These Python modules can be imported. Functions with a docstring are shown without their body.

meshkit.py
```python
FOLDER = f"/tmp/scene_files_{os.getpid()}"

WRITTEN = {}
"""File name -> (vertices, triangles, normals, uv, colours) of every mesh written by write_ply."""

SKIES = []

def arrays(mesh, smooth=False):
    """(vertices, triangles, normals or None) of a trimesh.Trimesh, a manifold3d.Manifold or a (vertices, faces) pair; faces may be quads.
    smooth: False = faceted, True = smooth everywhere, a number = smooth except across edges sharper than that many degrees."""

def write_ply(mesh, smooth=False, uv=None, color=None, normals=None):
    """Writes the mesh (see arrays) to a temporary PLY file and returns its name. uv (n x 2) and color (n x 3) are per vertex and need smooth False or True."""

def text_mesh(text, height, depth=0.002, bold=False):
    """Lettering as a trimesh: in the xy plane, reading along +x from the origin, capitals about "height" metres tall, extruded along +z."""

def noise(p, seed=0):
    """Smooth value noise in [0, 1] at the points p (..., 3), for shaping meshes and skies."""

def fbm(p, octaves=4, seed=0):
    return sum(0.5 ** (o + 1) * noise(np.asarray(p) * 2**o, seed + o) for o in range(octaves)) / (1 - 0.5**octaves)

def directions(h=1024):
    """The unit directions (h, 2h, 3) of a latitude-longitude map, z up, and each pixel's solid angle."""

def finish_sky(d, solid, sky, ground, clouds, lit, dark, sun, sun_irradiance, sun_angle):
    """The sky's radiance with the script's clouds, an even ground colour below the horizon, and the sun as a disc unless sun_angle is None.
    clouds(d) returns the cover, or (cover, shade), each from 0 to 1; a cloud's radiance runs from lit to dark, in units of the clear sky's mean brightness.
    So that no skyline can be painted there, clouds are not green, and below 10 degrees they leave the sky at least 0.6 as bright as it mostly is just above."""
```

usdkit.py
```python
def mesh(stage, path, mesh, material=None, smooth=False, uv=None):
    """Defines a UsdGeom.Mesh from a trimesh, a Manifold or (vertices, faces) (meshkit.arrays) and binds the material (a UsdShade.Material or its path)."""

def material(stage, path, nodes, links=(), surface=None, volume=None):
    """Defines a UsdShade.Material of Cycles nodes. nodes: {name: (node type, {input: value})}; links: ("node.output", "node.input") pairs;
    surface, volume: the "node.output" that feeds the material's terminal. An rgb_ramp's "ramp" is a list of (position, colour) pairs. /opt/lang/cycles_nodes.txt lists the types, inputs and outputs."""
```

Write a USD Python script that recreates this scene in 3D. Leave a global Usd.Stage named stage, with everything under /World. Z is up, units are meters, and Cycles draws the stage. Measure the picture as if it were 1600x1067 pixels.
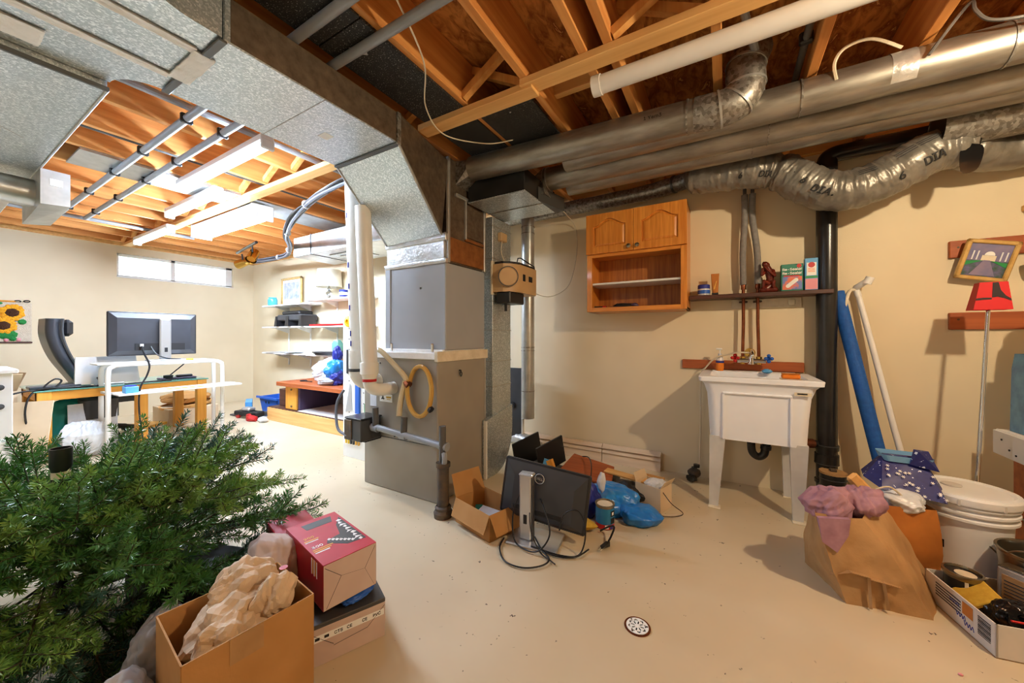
import math, random
import numpy as np, trimesh, usdkit, meshkit
from pxr import Usd, UsdGeom, UsdLux, UsdShade, Gf, Sdf
from shapely.geometry import Polygon, box as sbox, Point, LineString
stage = Usd.Stage.CreateInMemory()
World = UsdGeom.Xform.Define(stage, '/World')
stage.SetDefaultPrim(World.GetPrim())
PI = math.pi

# ------------------------------------------------ camera, light, exposure
YAW = .5303
cam = UsdGeom.Camera.Define(stage, '/World/camera')
cam.CreateHorizontalApertureAttr(36.0)
cam.CreateFocalLengthAttr(12.7485)
cam.CreateVerticalApertureOffsetAttr(-.18)
cam.CreateExposureAttr(0.0)
_R, _F = (math.cos(YAW), math.sin(YAW), 0), (-math.sin(YAW), math.cos(YAW), 0)
cam.AddTransformOp().Set(Gf.Matrix4d(*_R, 0, 0, 0, 1, 0, -_F[0], -_F[1], 0, 0, 0, 0, 1.1, 1))
sky = UsdLux.DomeLight.Define(stage, '/World/sky')
sky.CreateColorAttr(Gf.Vec3f(.86, .94, 1.0)); sky.CreateIntensityAttr(4.0)
TUBE, BULB, FILL = 180.0, 2250.0, 66.0            # radiance of the fluorescent tubes, of the warm bulb and of the added fill tube behind the camera

# ------------------------------------------------ materials
def lin(c):
    c = np.array(c, float) / 255
    return tuple(np.where(c <= .04045, c / 12.92, ((c + .055) / 1.055) ** 2.4))
M = {}
def mat(name, col, col2=None, rough=.5, metal=0., scale=5., stretch=(1, 1, 1), lo=.35, hi=.65, detail=3., bump=0., bscale=60., bdist=.004, cells=False, trans=0., emit=None, spec=.5, distort=0., alpha=None, coat=0., third=None):
    """A mottled principled material: col and col2 (sRGB 0-255) mixed by noise or by cells; third = (position, colour) adds a sparse fleck."""
    path = '/World/Looks/' + name
    n = {'tc': ('texture_coordinate', {}), 'mp': ('mapping', {'scale': stretch}), 'p': ('principled_bsdf', {'roughness': rough, 'metallic': metal, 'specular_ior_level': spec})}
    l = [('tc.object', 'mp.vector')]
    pp = n['p'][1]
    if trans: pp['transmission_weight'] = trans
    if coat: pp['coat_weight'] = coat; pp['coat_roughness'] = .08
    if emit: pp['emission_color'] = lin(emit[0]); pp['emission_strength'] = emit[1]
    if col2 is None:
        pp['base_color'] = lin(col)
    else:
        if cells:
            n['t'] = ('voronoi_texture', {'scale': scale}); n['b'] = ('rgb_to_bw', {})
            l += [('mp.vector', 't.vector'), ('t.color', 'b.color'), ('b.val', 'r.fac')]
        else:
            n['t'] = ('noise_texture', {'scale': scale, 'detail': detail, 'roughness': .6, 'distortion': distort})
            l += [('mp.vector', 't.vector'), ('t.fac', 'r.fac')]
        st = [(0, lin(col)), (lo, lin(col)), (hi, lin(col2)), (1, lin(col2))]
        if third: st = st[:3] + [(third[0] - .02, lin(col2)), (third[0], lin(third[1])), (1, lin(third[1]))]
        n['r'] = ('rgb_ramp', {'ramp': st}); l += [('r.color', 'p.base_color')]
    if bump:
        n['bt'] = ('noise_texture', {'scale': bscale, 'detail': 4.}); n['bm'] = ('bump', {'strength': bump, 'distance': bdist})
        l += [('mp.vector', 'bt.vector'), ('bt.fac', 'bm.height'), ('bm.normal', 'p.normal')]
    M[name] = usdkit.material(stage, path, n, l, surface='p.BSDF')
    return M[name]
W3 = lambda a: {'x': (1.2, 22, 22), 'y': (22, 1.2, 22), 'z': (22, 22, 1.2)}[a]
mat('wall_paint', (230, 214, 181), (223, 206, 172), rough=.6, scale=1.3, bump=.25, bscale=140, bdist=.002)
mat('white_paint', (236, 234, 228), (226, 224, 218), rough=.45, scale=3)
mat('joist_y', (226, 160, 88), (202, 130, 62), rough=.7, scale=1., stretch=W3('y'), bump=.2, bscale=2, bdist=.002)
mat('joist_x', (238, 190, 120), (222, 168, 98), rough=.7, scale=1., stretch=W3('x'), bump=.2, bscale=2, bdist=.002)
mat('joist_z', (232, 174, 100), (212, 146, 74), rough=.7, scale=1., stretch=W3('z'))
mat('osb', (212, 146, 72), (146, 84, 30), rough=.75, scale=22, stretch=(1, .4, 1), lo=.40, hi=.60, distort=.7, detail=6, bump=.4, bscale=40, bdist=.004, third=(.66, (228, 176, 104)))
mat('galv', (232, 238, 241), (176, 188, 194), rough=.36, metal=.72, scale=165, cells=True, lo=.1, hi=.55)
mat('galv_shaded', (128, 112, 94), (98, 84, 70), rough=.42, metal=.6, scale=24, lo=.3, hi=.7)  # darker brown copy of the galvanized metal, with shade put into its colour
mat('brown_metal', (170, 112, 62), (132, 84, 46), rough=.38, metal=.5, scale=14, lo=.3, hi=.7)  # orange-brown tinted sheet metal
mat('galv_plain', (196, 198, 196), (176, 178, 176), rough=.33, metal=.7, scale=9, bump=.06, bscale=14)
mat('galv_dull', (168, 166, 160), (120, 116, 108), rough=.4, metal=.75, scale=70, cells=True, lo=.2, hi=.8)
mat('galv_round', (172, 168, 158), (142, 137, 127), rough=.4, metal=.85, scale=5, stretch=(1, 4, 4), bump=.05, bscale=9)
mat('cleat', (96, 98, 98), rough=.45, metal=.7)
mat('foil', (222, 222, 220), (196, 196, 192), rough=.28, metal=.7, scale=12, bump=.7, bscale=26, bdist=.006)
mat('black_pan', (34, 33, 31), (52, 50, 46), rough=.55, scale=190, lo=.45, hi=.60, detail=1, third=(.70, (176, 172, 160)), spec=.3)
mat('furnace_gray', (166, 169, 173), (160, 163, 167), rough=.42, metal=.05, scale=3)
mat('furnace_lower', (160, 152, 139), (152, 144, 131), rough=.42, metal=.05, scale=3)
mat('cream_tape', (232, 220, 196), (214, 200, 172), rough=.55, scale=14, bump=.5, bscale=40)
mat('white_tape', (250, 250, 250), (238, 238, 236), rough=.5, scale=14, bump=.6, bscale=34)
mat('pvc_white', (238, 233, 222), (230, 225, 213), rough=.32, scale=3)
mat('pvc_gray', (150, 153, 156), (140, 143, 146), rough=.4, scale=6)
mat('pipe_dark', (92, 90, 88), (80, 78, 76), rough=.4, scale=6)
mat('cast_iron', (70, 66, 64), (104, 84, 62), rough=.6, metal=.3, scale=14, bump=.4, bscale=30)
mat('abs_black', (26, 26, 27), (36, 36, 37), rough=.26, scale=7)
mat('black_plastic', (30, 30, 32), rough=.4)
mat('black_gloss', (16, 16, 18), rough=.12)
mat('dark_gray', (66, 66, 68), (58, 58, 60), rough=.5, scale=8)
mat('screen_back', (58, 60, 66), (50, 52, 58), rough=.36, scale=4)
mat('silver', (200, 201, 202), rough=.3, metal=.75)
mat('alu', (196, 200, 204), rough=.34, metal=.6)
mat('chrome', (214, 214, 214), rough=.12, metal=1.)
mat('brass', (214, 178, 96), rough=.18, metal=1.)
mat('copper', (150, 88, 58), (112, 62, 40), rough=.32, metal=.85, scale=12)
mat('foam_gray', (138, 134, 130), (124, 120, 116), rough=.85, scale=30)
mat('oak_z', (228, 150, 62), (202, 120, 40), rough=.38, scale=1.3, stretch=(38, 38, 2.2), coat=.25)
mat('oak_x', (228, 150, 62), (204, 124, 44), rough=.38, scale=1.3, stretch=(2.2, 38, 38), coat=.25)
mat('oak_dark', (190, 118, 48), (158, 90, 32), rough=.45, scale=1.3, stretch=(38, 38, 2.2))
mat('dark_wood', (84, 48, 34), (66, 36, 26), rough=.45, scale=1.2, stretch=W3('x'))
mat('red_wood', (176, 92, 44), (152, 74, 32), rough=.5, scale=1.2, stretch=W3('x'))
mat('pine_x', (232, 184, 116), (216, 160, 88), rough=.5, scale=1.2, stretch=W3('x'))
mat('pine_y', (226, 160, 62), (212, 140, 44), rough=.5, scale=1.2, stretch=W3('y'))
mat('pine_z', (230, 166, 68), (214, 144, 48), rough=.5, scale=1.2, stretch=W3('z'))
mat('baseboard_pink', (222, 200, 172), (210, 186, 158), rough=.5, scale=1.2, stretch=W3('x'))
mat('melamine', (234, 234, 232), rough=.4)
mat('white_plastic', (238, 236, 232), (232, 230, 226), rough=.35, scale=6)
mat('tub_white', (246, 248, 252), (240, 242, 247), rough=.38, scale=4)
mat('steel_leg', (214, 214, 212), (200, 200, 198), rough=.4, metal=.2, scale=8)
mat('cardboard', (190, 140, 82), (176, 126, 68), rough=.8, scale=4, bump=.15, bscale=90)
mat('cardboard_in', (206, 156, 96), (190, 138, 78), rough=.8, scale=4)
mat('cardboard_pale', (222, 198, 164), (212, 186, 150), rough=.8, scale=4)
mat('kraft', (186, 146, 98), (164, 124, 78), rough=.75, scale=5, bump=.6, bscale=22, bdist=.006)
mat('kraft_orange', (196, 122, 50), (176, 104, 38), rough=.7, scale=6, bump=.3, bscale=24, bdist=.006)
mat('packing_paper', (224, 198, 166), (206, 178, 144), rough=.7, scale=7, bump=.3, bscale=18, bdist=.006)
mat('bag_white', (226, 228, 232), (206, 210, 216), rough=.3, scale=9, bump=.4, bscale=24, bdist=.006)
mat('bag_gray', (172, 168, 166), (142, 138, 136), rough=.34, scale=9, bump=.4, bscale=24, bdist=.006)
mat('bag_blue', (44, 140, 214), (28, 112, 196), rough=.28, scale=7, bump=.4, bscale=26, bdist=.006)
mat('bag_navy', (34, 44, 140), (26, 34, 116), rough=.4, scale=8)
mat('needle_green', (88, 140, 66), (58, 108, 50), rough=.28, scale=9, detail=2, spec=.6)
mat('needle_light', (134, 174, 86), (94, 144, 64), rough=.26, scale=9, detail=2, spec=.6)
mat('needle_blue', (78, 120, 98), (52, 94, 74), rough=.28, scale=9, detail=2, spec=.7)
mat('twig_brown', (74, 72, 38), (54, 52, 28), rough=.7, scale=20)
mat('red', (190, 26, 26), rough=.45)
mat('lamp_red', (206, 16, 22), rough=.6)
mat('lamp_black', (34, 16, 18), rough=.6)
mat('box_red', (172, 26, 40), (152, 18, 32), rough=.32, scale=5)
mat('box_red_top', (196, 60, 76), (182, 44, 60), rough=.3, scale=5)
mat('box_mauve', (206, 184, 172), (196, 172, 160), rough=.6, scale=5)
mat('box_charcoal', (66, 66, 66), rough=.35)
mat('ink', (24, 24, 26), rough=.6)
mat('ink_blue', (36, 48, 140), rough=.6)
mat('ink_white', (240, 240, 236), rough=.5)
mat('ink_gold', (226, 172, 74), rough=.5)
mat('yellow', (240, 200, 40), rough=.45)
mat('sponge', (206, 164, 52), (190, 146, 40), rough=.85, scale=40)
mat('green', (32, 142, 74), rough=.45)
mat('teal_box', (20, 118, 96), rough=.45)
mat('teal', (18, 138, 130), rough=.5)
mat('blue', (38, 96, 190), rough=.4)
mat('sky_blue', (86, 160, 214), rough=.45)
mat('orange', (236, 130, 30), rough=.45)
mat('purple', (70, 56, 84), rough=.5)
mat('pink', (228, 150, 160), rough=.5)
mat('noodle_blue', (22, 92, 176), (16, 80, 160), rough=.7, scale=40, bump=.3, bscale=90)
mat('cloth_mauve', (176, 134, 150), (150, 108, 126), rough=.85, scale=12)
mat('star_navy', (28, 34, 104), (30, 38, 112), rough=.45, scale=55, cells=False, lo=.4, hi=.6, detail=1, third=(.69, (226, 232, 246)))
mat('star_in', (120, 170, 206), rough=.5)
mat('flex_foil', (150, 145, 136), (122, 117, 108), rough=.4, metal=.5, scale=8, bump=.5, bscale=22, bdist=.01)
mat('hose_clear', (214, 200, 168), (206, 184, 140), rough=.22, scale=6)
mat('hose_amber', (206, 164, 84), (190, 140, 62), rough=.22, scale=6)
mat('humid_tan', (202, 168, 122), (194, 158, 112), rough=.45, scale=4)
mat('wire_white', (216, 202, 176), rough=.5)
mat('wire_black', (22, 22, 24), rough=.4)
mat('wire_gray', (112, 116, 126), rough=.45)
mat('statue_red', (104, 36, 22), (80, 24, 14), rough=.16, scale=10)
mat('glass_green', (120, 182, 164), rough=.08, trans=.25)
mat('aqua', (96, 196, 206), rough=.15, trans=.2)
mat('shade_cream', (244, 238, 220), rough=.7)
mat('gold_frame', (214, 176, 106), (196, 154, 84), rough=.4, metal=.2, scale=20)
mat('mat_board', (238, 236, 228), rough=.7)
mat('paint_sky', (104, 106, 146), (140, 126, 152), rough=.55, scale=9)
mat('paint_land', (52, 84, 70), (104, 96, 138), rough=.55, scale=30)
mat('paint_city', (120, 140, 186), (204, 196, 200), rough=.55, scale=11, lo=.3, hi=.7, detail=4)
mat('paint_warm', (226, 120, 90), (110, 130, 190), rough=.55, scale=18, lo=.45, hi=.55)
mat('hook_cream', (226, 212, 190), (212, 196, 172), rough=.95, scale=60, bump=.8, bscale=120, bdist=.01)
mat('hook_yellow', (248, 186, 44), (232, 150, 24), rough=.95, scale=60, bump=.6, bscale=120, bdist=.01)
mat('hook_brown', (72, 40, 20), rough=.95, bump=.8, bscale=140, bdist=.01)
mat('hook_green', (38, 130, 62), rough=.95, bump=.6, bscale=140, bdist=.01)
mat('xmas_blue', (96, 160, 196), (60, 120, 168), rough=.35, scale=10)
mat('grass_out', (176, 196, 190), (196, 212, 208), rough=.8, scale=8)
mat('concrete', (150, 146, 138), (124, 120, 112), rough=.85, scale=9, bump=.3, bscale=40)
mat('tray_white', (214, 208, 200), (202, 196, 188), rough=.55, scale=6)
mat('can_label_blue', (40, 128, 176), (34, 112, 160), rough=.35, scale=7)
mat('steel_can', (150, 140, 120), rough=.25, metal=.9)
mat('outlet', (236, 226, 200), rough=.4)
usdkit.material(stage, '/World/Looks/tube_lit', {'e': ('emission', {'color': (.78, .95, 1.22), 'strength': TUBE})}, surface='e.emission')
usdkit.material(stage, '/World/Looks/tube_near', {'e': ('emission', {'color': (.88, .97, 1.1), 'strength': FILL})}, surface='e.emission')
usdkit.material(stage, '/World/Looks/bulb_lit', {'e': ('emission', {'color': (1.0, .80, .54), 'strength': BULB})}, surface='e.emission')
for k in ('tube_lit', 'tube_near', 'bulb_lit'): M[k] = UsdShade.Material.Get(stage, '/World/Looks/' + k)
M['pane'] = usdkit.material(stage, '/World/Looks/pane', {'f': ('fresnel', {'IOR': 1.45}), 't': ('transparent_bsdf', {'color': (.95, .98, .97)}), 'g': ('glossy_bsdf', {'roughness': .02}), 'm': ('mix_closure', {})},
    [('f.fac', 'm.fac'), ('t.BSDF', 'm.closure1'), ('g.BSDF', 'm.closure2')], surface='m.closure')
M['film'] = usdkit.material(stage, '/World/Looks/film', {'t': ('transparent_bsdf', {'color': (.93, .94, .95)}), 'p': ('principled_bsdf', {'base_color': (.75, .77, .8), 'roughness': .2}), 'm': ('mix_closure', {'fac': .62})},
    [('t.BSDF', 'm.closure1'), ('p.BSDF', 'm.closure2')], surface='m.closure')
# painted concrete floor: beige enamel with scuffs, chips and a gloss
M['floor_paint'] = usdkit.material(stage, '/World/Looks/floor_paint', {
    'tc': ('texture_coordinate', {}), 'n': ('noise_texture', {'scale': .9, 'detail': 5.}), 'r': ('rgb_ramp', {'ramp': [(0, lin((203, 185, 152))), (.4, lin((203, 185, 152))), (.62, lin((213, 197, 167))), (1, lin((213, 197, 167)))]}),
    'c': ('noise_texture', {'scale': 38., 'detail': 3., 'roughness': .65}), 'z': ('noise_texture', {'scale': 1.7, 'detail': 2.}), 'za': ('math', {'math_type': 'multiply_add', 'value2': .16, 'value3': -.08}), 'zz': ('math', {'math_type': 'add'}),
    'cr': ('rgb_ramp', {'ramp': [(0, (0, 0, 0)), (.70, (0, 0, 0)), (.715, (1, 1, 1)), (1, (1, 1, 1))]}), 'mx': ('mix_color', {'b': lin((96, 84, 74))}),
    'bn': ('noise_texture', {'scale': 26., 'detail': 3.}), 'bm': ('bump', {'strength': .12, 'distance': .004}), 'p': ('principled_bsdf', {'roughness': .3, 'specular_ior_level': .5})},
    [('tc.object', 'n.vector'), ('n.fac', 'r.fac'), ('tc.object', 'c.vector'), ('tc.object', 'z.vector'), ('z.fac', 'za.value1'), ('za.value', 'zz.value1'), ('c.fac', 'zz.value2'), ('zz.value', 'cr.fac'), ('r.color', 'mx.a'), ('cr.color', 'mx.fac'),
     ('mx.result', 'p.base_color'), ('tc.object', 'bn.vector'), ('bn.fac', 'bm.height'), ('bm.normal', 'p.normal')], surface='p.BSDF')

# ------------------------------------------------ naming helpers
_count = {}
def numbered(parent, name):
    k = parent + '/' + name
    i = _count.get(k, 0); _count[k] = i + 1
    return k if i == 0 else f'{k}_{i:03d}'
def data(prim, label=None, cat=None, group=None, kind=None):
    for k, v in (('label', label), ('category', cat), ('group', group), ('kind', kind)):
        if v: prim.SetCustomDataByKey(k, v)
class Part:
    def __init__(s, path, loc, R): s.path, s.loc, s.R = path, loc, R
    def p(s, name, mesh, m, smooth=35, label=None, kind=None):
        """A part (or sub-part). The shape is given in room coordinates, or in the thing's own when the thing is turned or local."""
        path = numbered(s.path, name)
        v, f, n = meshkit.arrays(mesh, smooth)
        v = v - s.loc
        g = usdkit.mesh(stage, path, (v, f), M[m] if isinstance(m, str) else m)
        if n is not None:
            from pxr import Vt
            g.CreateNormalsAttr(Vt.Vec3fArray.FromNumpy(n.astype(np.float32))); g.SetNormalsInterpolation('vertex')
        data(g.GetPrim(), label, kind=kind)
        return Part(path, s.loc, None)
def thing(name, label, cat, loc=(0, 0, 0), rz=0., local=False, group=None, kind=None, rx=0., ry=0.):
    path = numbered('/World', name)
    x = UsdGeom.Xform.Define(stage, path)
    x.AddTranslateOp().Set(Gf.Vec3d(*map(float, loc)))
    if rz: x.AddRotateZOp().Set(rz)
    if ry: x.AddRotateYOp().Set(ry)
    if rx: x.AddRotateXOp().Set(rx)
    data(x.GetPrim(), label, cat, group, kind)
    return Part(path, np.zeros(3) if (rz or rx or ry or local) else np.array(loc, float), None)
def one(name, label, cat, mesh, m, smooth=35, group=None, kind=None):
    v, f, n = meshkit.arrays(mesh, smooth)
    base = np.array([*(v.min(0) + v.max(0))[:2] / 2, v[:, 2].min()])
    path = numbered('/World', name)
    g = usdkit.mesh(stage, path, (v - base, f), M[m] if isinstance(m, str) else m)
    if n is not None:
        from pxr import Vt
        g.CreateNormalsAttr(Vt.Vec3fArray.FromNumpy(n.astype(np.float32))); g.SetNormalsInterpolation('vertex')
    g.AddTranslateOp().Set(Gf.Vec3d(*map(float, base)))
    data(g.GetPrim(), label, cat, group, kind)
    return Part(path, base, None)

# ------------------------------------------------ shape helpers
def cat(*ms):
    out = []
    for m in ms: out += list(m) if isinstance(m, (list, tuple)) and not isinstance(m, trimesh.Trimesh) else [m]
    return trimesh.util.concatenate(out)
def hull(pts): return trimesh.convex.convex_hull(np.asarray(pts, float))
def bx(x0, x1, y0, y1, z0, z1, b=0.):
    if not b:
        m = trimesh.creation.box([x1 - x0, y1 - y0, z1 - z0]); m.apply_translation([(x0 + x1) / 2, (y0 + y1) / 2, (z0 + z1) / 2]); return m
    b = min(b, .45 * min(x1 - x0, y1 - y0, z1 - z0)); P = []
    for x, sx in ((x0, 1), (x1, -1)):
        for y, sy in ((y0, 1), (y1, -1)):
            for z, sz in ((z0, 1), (z1, -1)):
                P += [(x, y + sy * b, z + sz * b), (x + sx * b, y, z + sz * b), (x + sx * b, y + sy * b, z)]
    return hull(P)
def xf(m, loc=(0, 0, 0), rz=0, rx=0, ry=0):
    m = m.copy(); T = trimesh.transformations
    A = T.translation_matrix(loc) @ T.rotation_matrix(math.radians(rz), (0, 0, 1)) @ T.rotation_matrix(math.radians(ry), (0, 1, 0)) @ T.rotation_matrix(math.radians(rx), (1, 0, 0))
    m.apply_transform(A); return m
def spline(pts, n=8, closed=False):
    p = np.asarray(pts, float); out = []
    N = len(p)
    for i in range(N if closed else N - 1):
        g = lambda k: p[k % N] if closed else p[min(max(k, 0), N - 1)]
        a, b, c, d = g(i - 1), g(i), g(i + 1), g(i + 2)
        for t in np.arange(n) / n:
            out.append(.5 * (2 * b + (c - a) * t + (2 * a - 5 * b + 4 * c - d) * t * t + (3 * b - a - 3 * c + d) * t ** 3))
    if not closed: out.append(p[-1])
    return np.array(out)
def frames(p, closed=False):
    t = np.roll(p, -1, 0) - np.roll(p, 1, 0) if closed else np.gradient(p, axis=0)
    t /= np.linalg.norm(t, axis=1, keepdims=True) + 1e-12
    a = np.array([0, 0, 1.]) if abs(t[0][2]) < .9 else np.array([1., 0, 0])
    A, B = [], []
    for k in t:
        a = a - k * (a @ k); a /= np.linalg.norm(a) + 1e-12
        A.append(a); B.append(np.cross(k, a))
    return t, np.array(A), np.array(B)
def tube(pts, r, n=10, closed=False, caps=True):
    p = np.asarray(pts, float); N = len(p)
    t, A, B = frames(p, closed); r = np.broadcast_to(np.asarray(r, float), (N,))
    ang = np.arange(n) * 2 * PI / n
    v = (p[:, None] + r[:, None, None] * (np.cos(ang)[None, :, None] * A[:, None] + np.sin(ang)[None, :, None] * B[:, None])).reshape(-1, 3)
    f = []
    for i in range(N if closed else N - 1):
        k = (i + 1) % N
        for j in range(n):
            q = (j + 1) % n
            f += [(i * n + j, i * n + q, k * n + q), (i * n + j, k * n + q, k * n + j)]
    if caps and not closed:
        v = np.vstack([v, p[0], p[-1]])
        for j in range(n):
            q = (j + 1) % n
            f += [(len(v) - 2, q, j), (len(v) - 1, (N - 1) * n + j, (N - 1) * n + q)]
    m = trimesh.Trimesh(v, f, process=False)
    m.fix_normals() if False else None
    return m
def rod(a, b, r, n=12): return tube([a, b], r, n)
def lathe(prof, c=(0, 0, 0), n=24):
    ang = np.arange(n) * 2 * PI / n; v, f = [], []
    for r, z in prof:
        for a in ang: v.append((c[0] + r * math.cos(a), c[1] + r * math.sin(a), c[2] + z))
    for i in range(len(prof) - 1):
        for j in range(n):
            q = (j + 1) % n
            f += [(i * n + j, i * n + q, (i + 1) * n + q), (i * n + j, (i + 1) * n + q, (i + 1) * n + j)]
    k = len(v)
    if prof[0][0] > 1e-6:
        pass
    return trimesh.Trimesh(v, f, process=False)
def prism(poly, axis, a0, a1):
    """A polygon (list of points or shapely) extruded from a0 to a1 along the axis; its plane is (x,y), (y,z) or (x,z)."""
    g = poly if hasattr(poly, 'exterior') else Polygon(poly)
    m = trimesh.creation.extrude_polygon(g, a1 - a0, engine='earcut'); v = np.array(m.vertices); v[:, 2] += a0
    v = {'z': v, 'x': v[:, [2, 0, 1]], 'y': v[:, [0, 2, 1]]}[axis]
    f = m.faces[:, ::-1] if axis == 'y' else m.faces
    return trimesh.Trimesh(v, f, process=False)
def loft(secs, cap0=True, cap1=True):
    n = len(secs[0]); v = np.vstack(secs); f = []
    for i in range(len(secs) - 1):
        for j in range(n):
            q = (j + 1) % n
            f += [(i * n + j, i * n + q, (i + 1) * n + q), (i * n + j, (i + 1) * n + q, (i + 1) * n + j)]
    for on, base, fl in ((cap0, 0, 1), (cap1, (len(secs) - 1) * n, 0)):
        if on:
            c = len(v); v = np.vstack([v, v[base:base + n].mean(0)])
            for j in range(n):
                q = (j + 1) % n
                f.append((c, base + q, base + j) if fl else (c, base + j, base + q))
    return trimesh.Trimesh(v, f, process=False)
def rrect(x0, x1, y0, y1, r, z, n=5):
    P = []
    for cx, cy, a in ((x1 - r, y1 - r, 0), (x0 + r, y1 - r, 90), (x0 + r, y0 + r, 180), (x1 - r, y0 + r, 270)):
        for k in range(n):
            t = math.radians(a + 90 * k / (n - 1)); P.append((cx + r * math.cos(t), cy + r * math.sin(t), z))
    return np.array(P)
def blob(c, size, seed=0, amp=.2, freq=4., sub=4, power=1., ridge=False, base=None):
    """A lumpy body; with ridge it is crumpled: flat facets between sharp valleys, like paper or plastic film."""
    m = trimesh.creation.icosphere(subdivisions=sub); u = np.array(m.vertices); d = u.copy()
    if ridge:
        g = np.random.default_rng(seed * 17 + 3)
        def facets(k, lo):
            n = g.normal(size=(k, 3)); n /= np.linalg.norm(n, axis=1, keepdims=True)
            return (g.uniform(lo, 1.0, k)[None, :] / np.maximum(u @ n.T, .08)).min(1)
        r = .6 * np.minimum(facets(18, .72), 1.2) + .4 * np.minimum(facets(44, .80), 1.2)
        uw = u + .22 * (np.stack([meshkit.fbm(u * 1.3 + seed * 3.7 + 11 * j, 2, seed + j) for j in range(3)], 1) - .5)
        tri = lambda x: np.abs(2 * (x - np.floor(x)) - 1)
        for j in range(6):
            n = g.normal(size=3); n /= np.linalg.norm(n); w = meshkit.noise(u * 1.2 + 31 * j + seed, seed + j)
            r = r + amp * (.34, .30, .22, .18, .12, .10)[j] * (tri(uw @ n * freq * (.16, .2, .3, .42, .7, .9)[j] + g.random()) - .5) * w
        d = u * r[:, None]
        v = d * np.array(size) / 2 + np.array(c)
    else:
        if power != 1: d = np.sign(d) * np.abs(d) ** power
        q = 2 * meshkit.fbm(u * freq * .5 + seed * 7.3, 4, seed) - 1
        v = d * (1 + amp * q[:, None]) * np.array(size) / 2 + np.array(c)
    if base is not None: v[:, 2] = np.maximum(v[:, 2], base)
    return trimesh.Trimesh(v, m.faces, process=False)
def txt(s, h, depth=.0012, bold=False):
    m = meshkit.text_mesh(s, h, depth, bold); b = m.bounds; m.apply_translation([-(b[0][0] + b[1][0]) / 2, -(b[0][1] + b[1][1]) / 2, 0]); return m
def face(m, c, right, up):
    """A flat mesh made in xy (z outward) laid on a face at c with the given right and up directions."""
    r, u = np.array(right, float), np.array(up, float); r /= np.linalg.norm(r); u /= np.linalg.norm(u); n = np.cross(r, u)
    v = np.array(m.vertices) @ np.array([r, u, n]) + np.array(c)
    return trimesh.Trimesh(v, m.faces, process=False)
def flat(w, h, d=.001): return bx(-w / 2, w / 2, -h / 2, h / 2, 0, d)
FX = ((1, 0, 0), (0, 0, 1))     # faces the camera side of a wall along x (normal -y)
FY = ((0, 1, 0), (0, 0, 1))     # on a face that looks towards +x
def annulus(c, R0, R1, z, n=24): return prism(Point(0, 0).buffer(R1, 12).difference(Point(0, 0).buffer(R0, 12)), 'z', 0, z)
rnd = random.Random(11)

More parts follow.
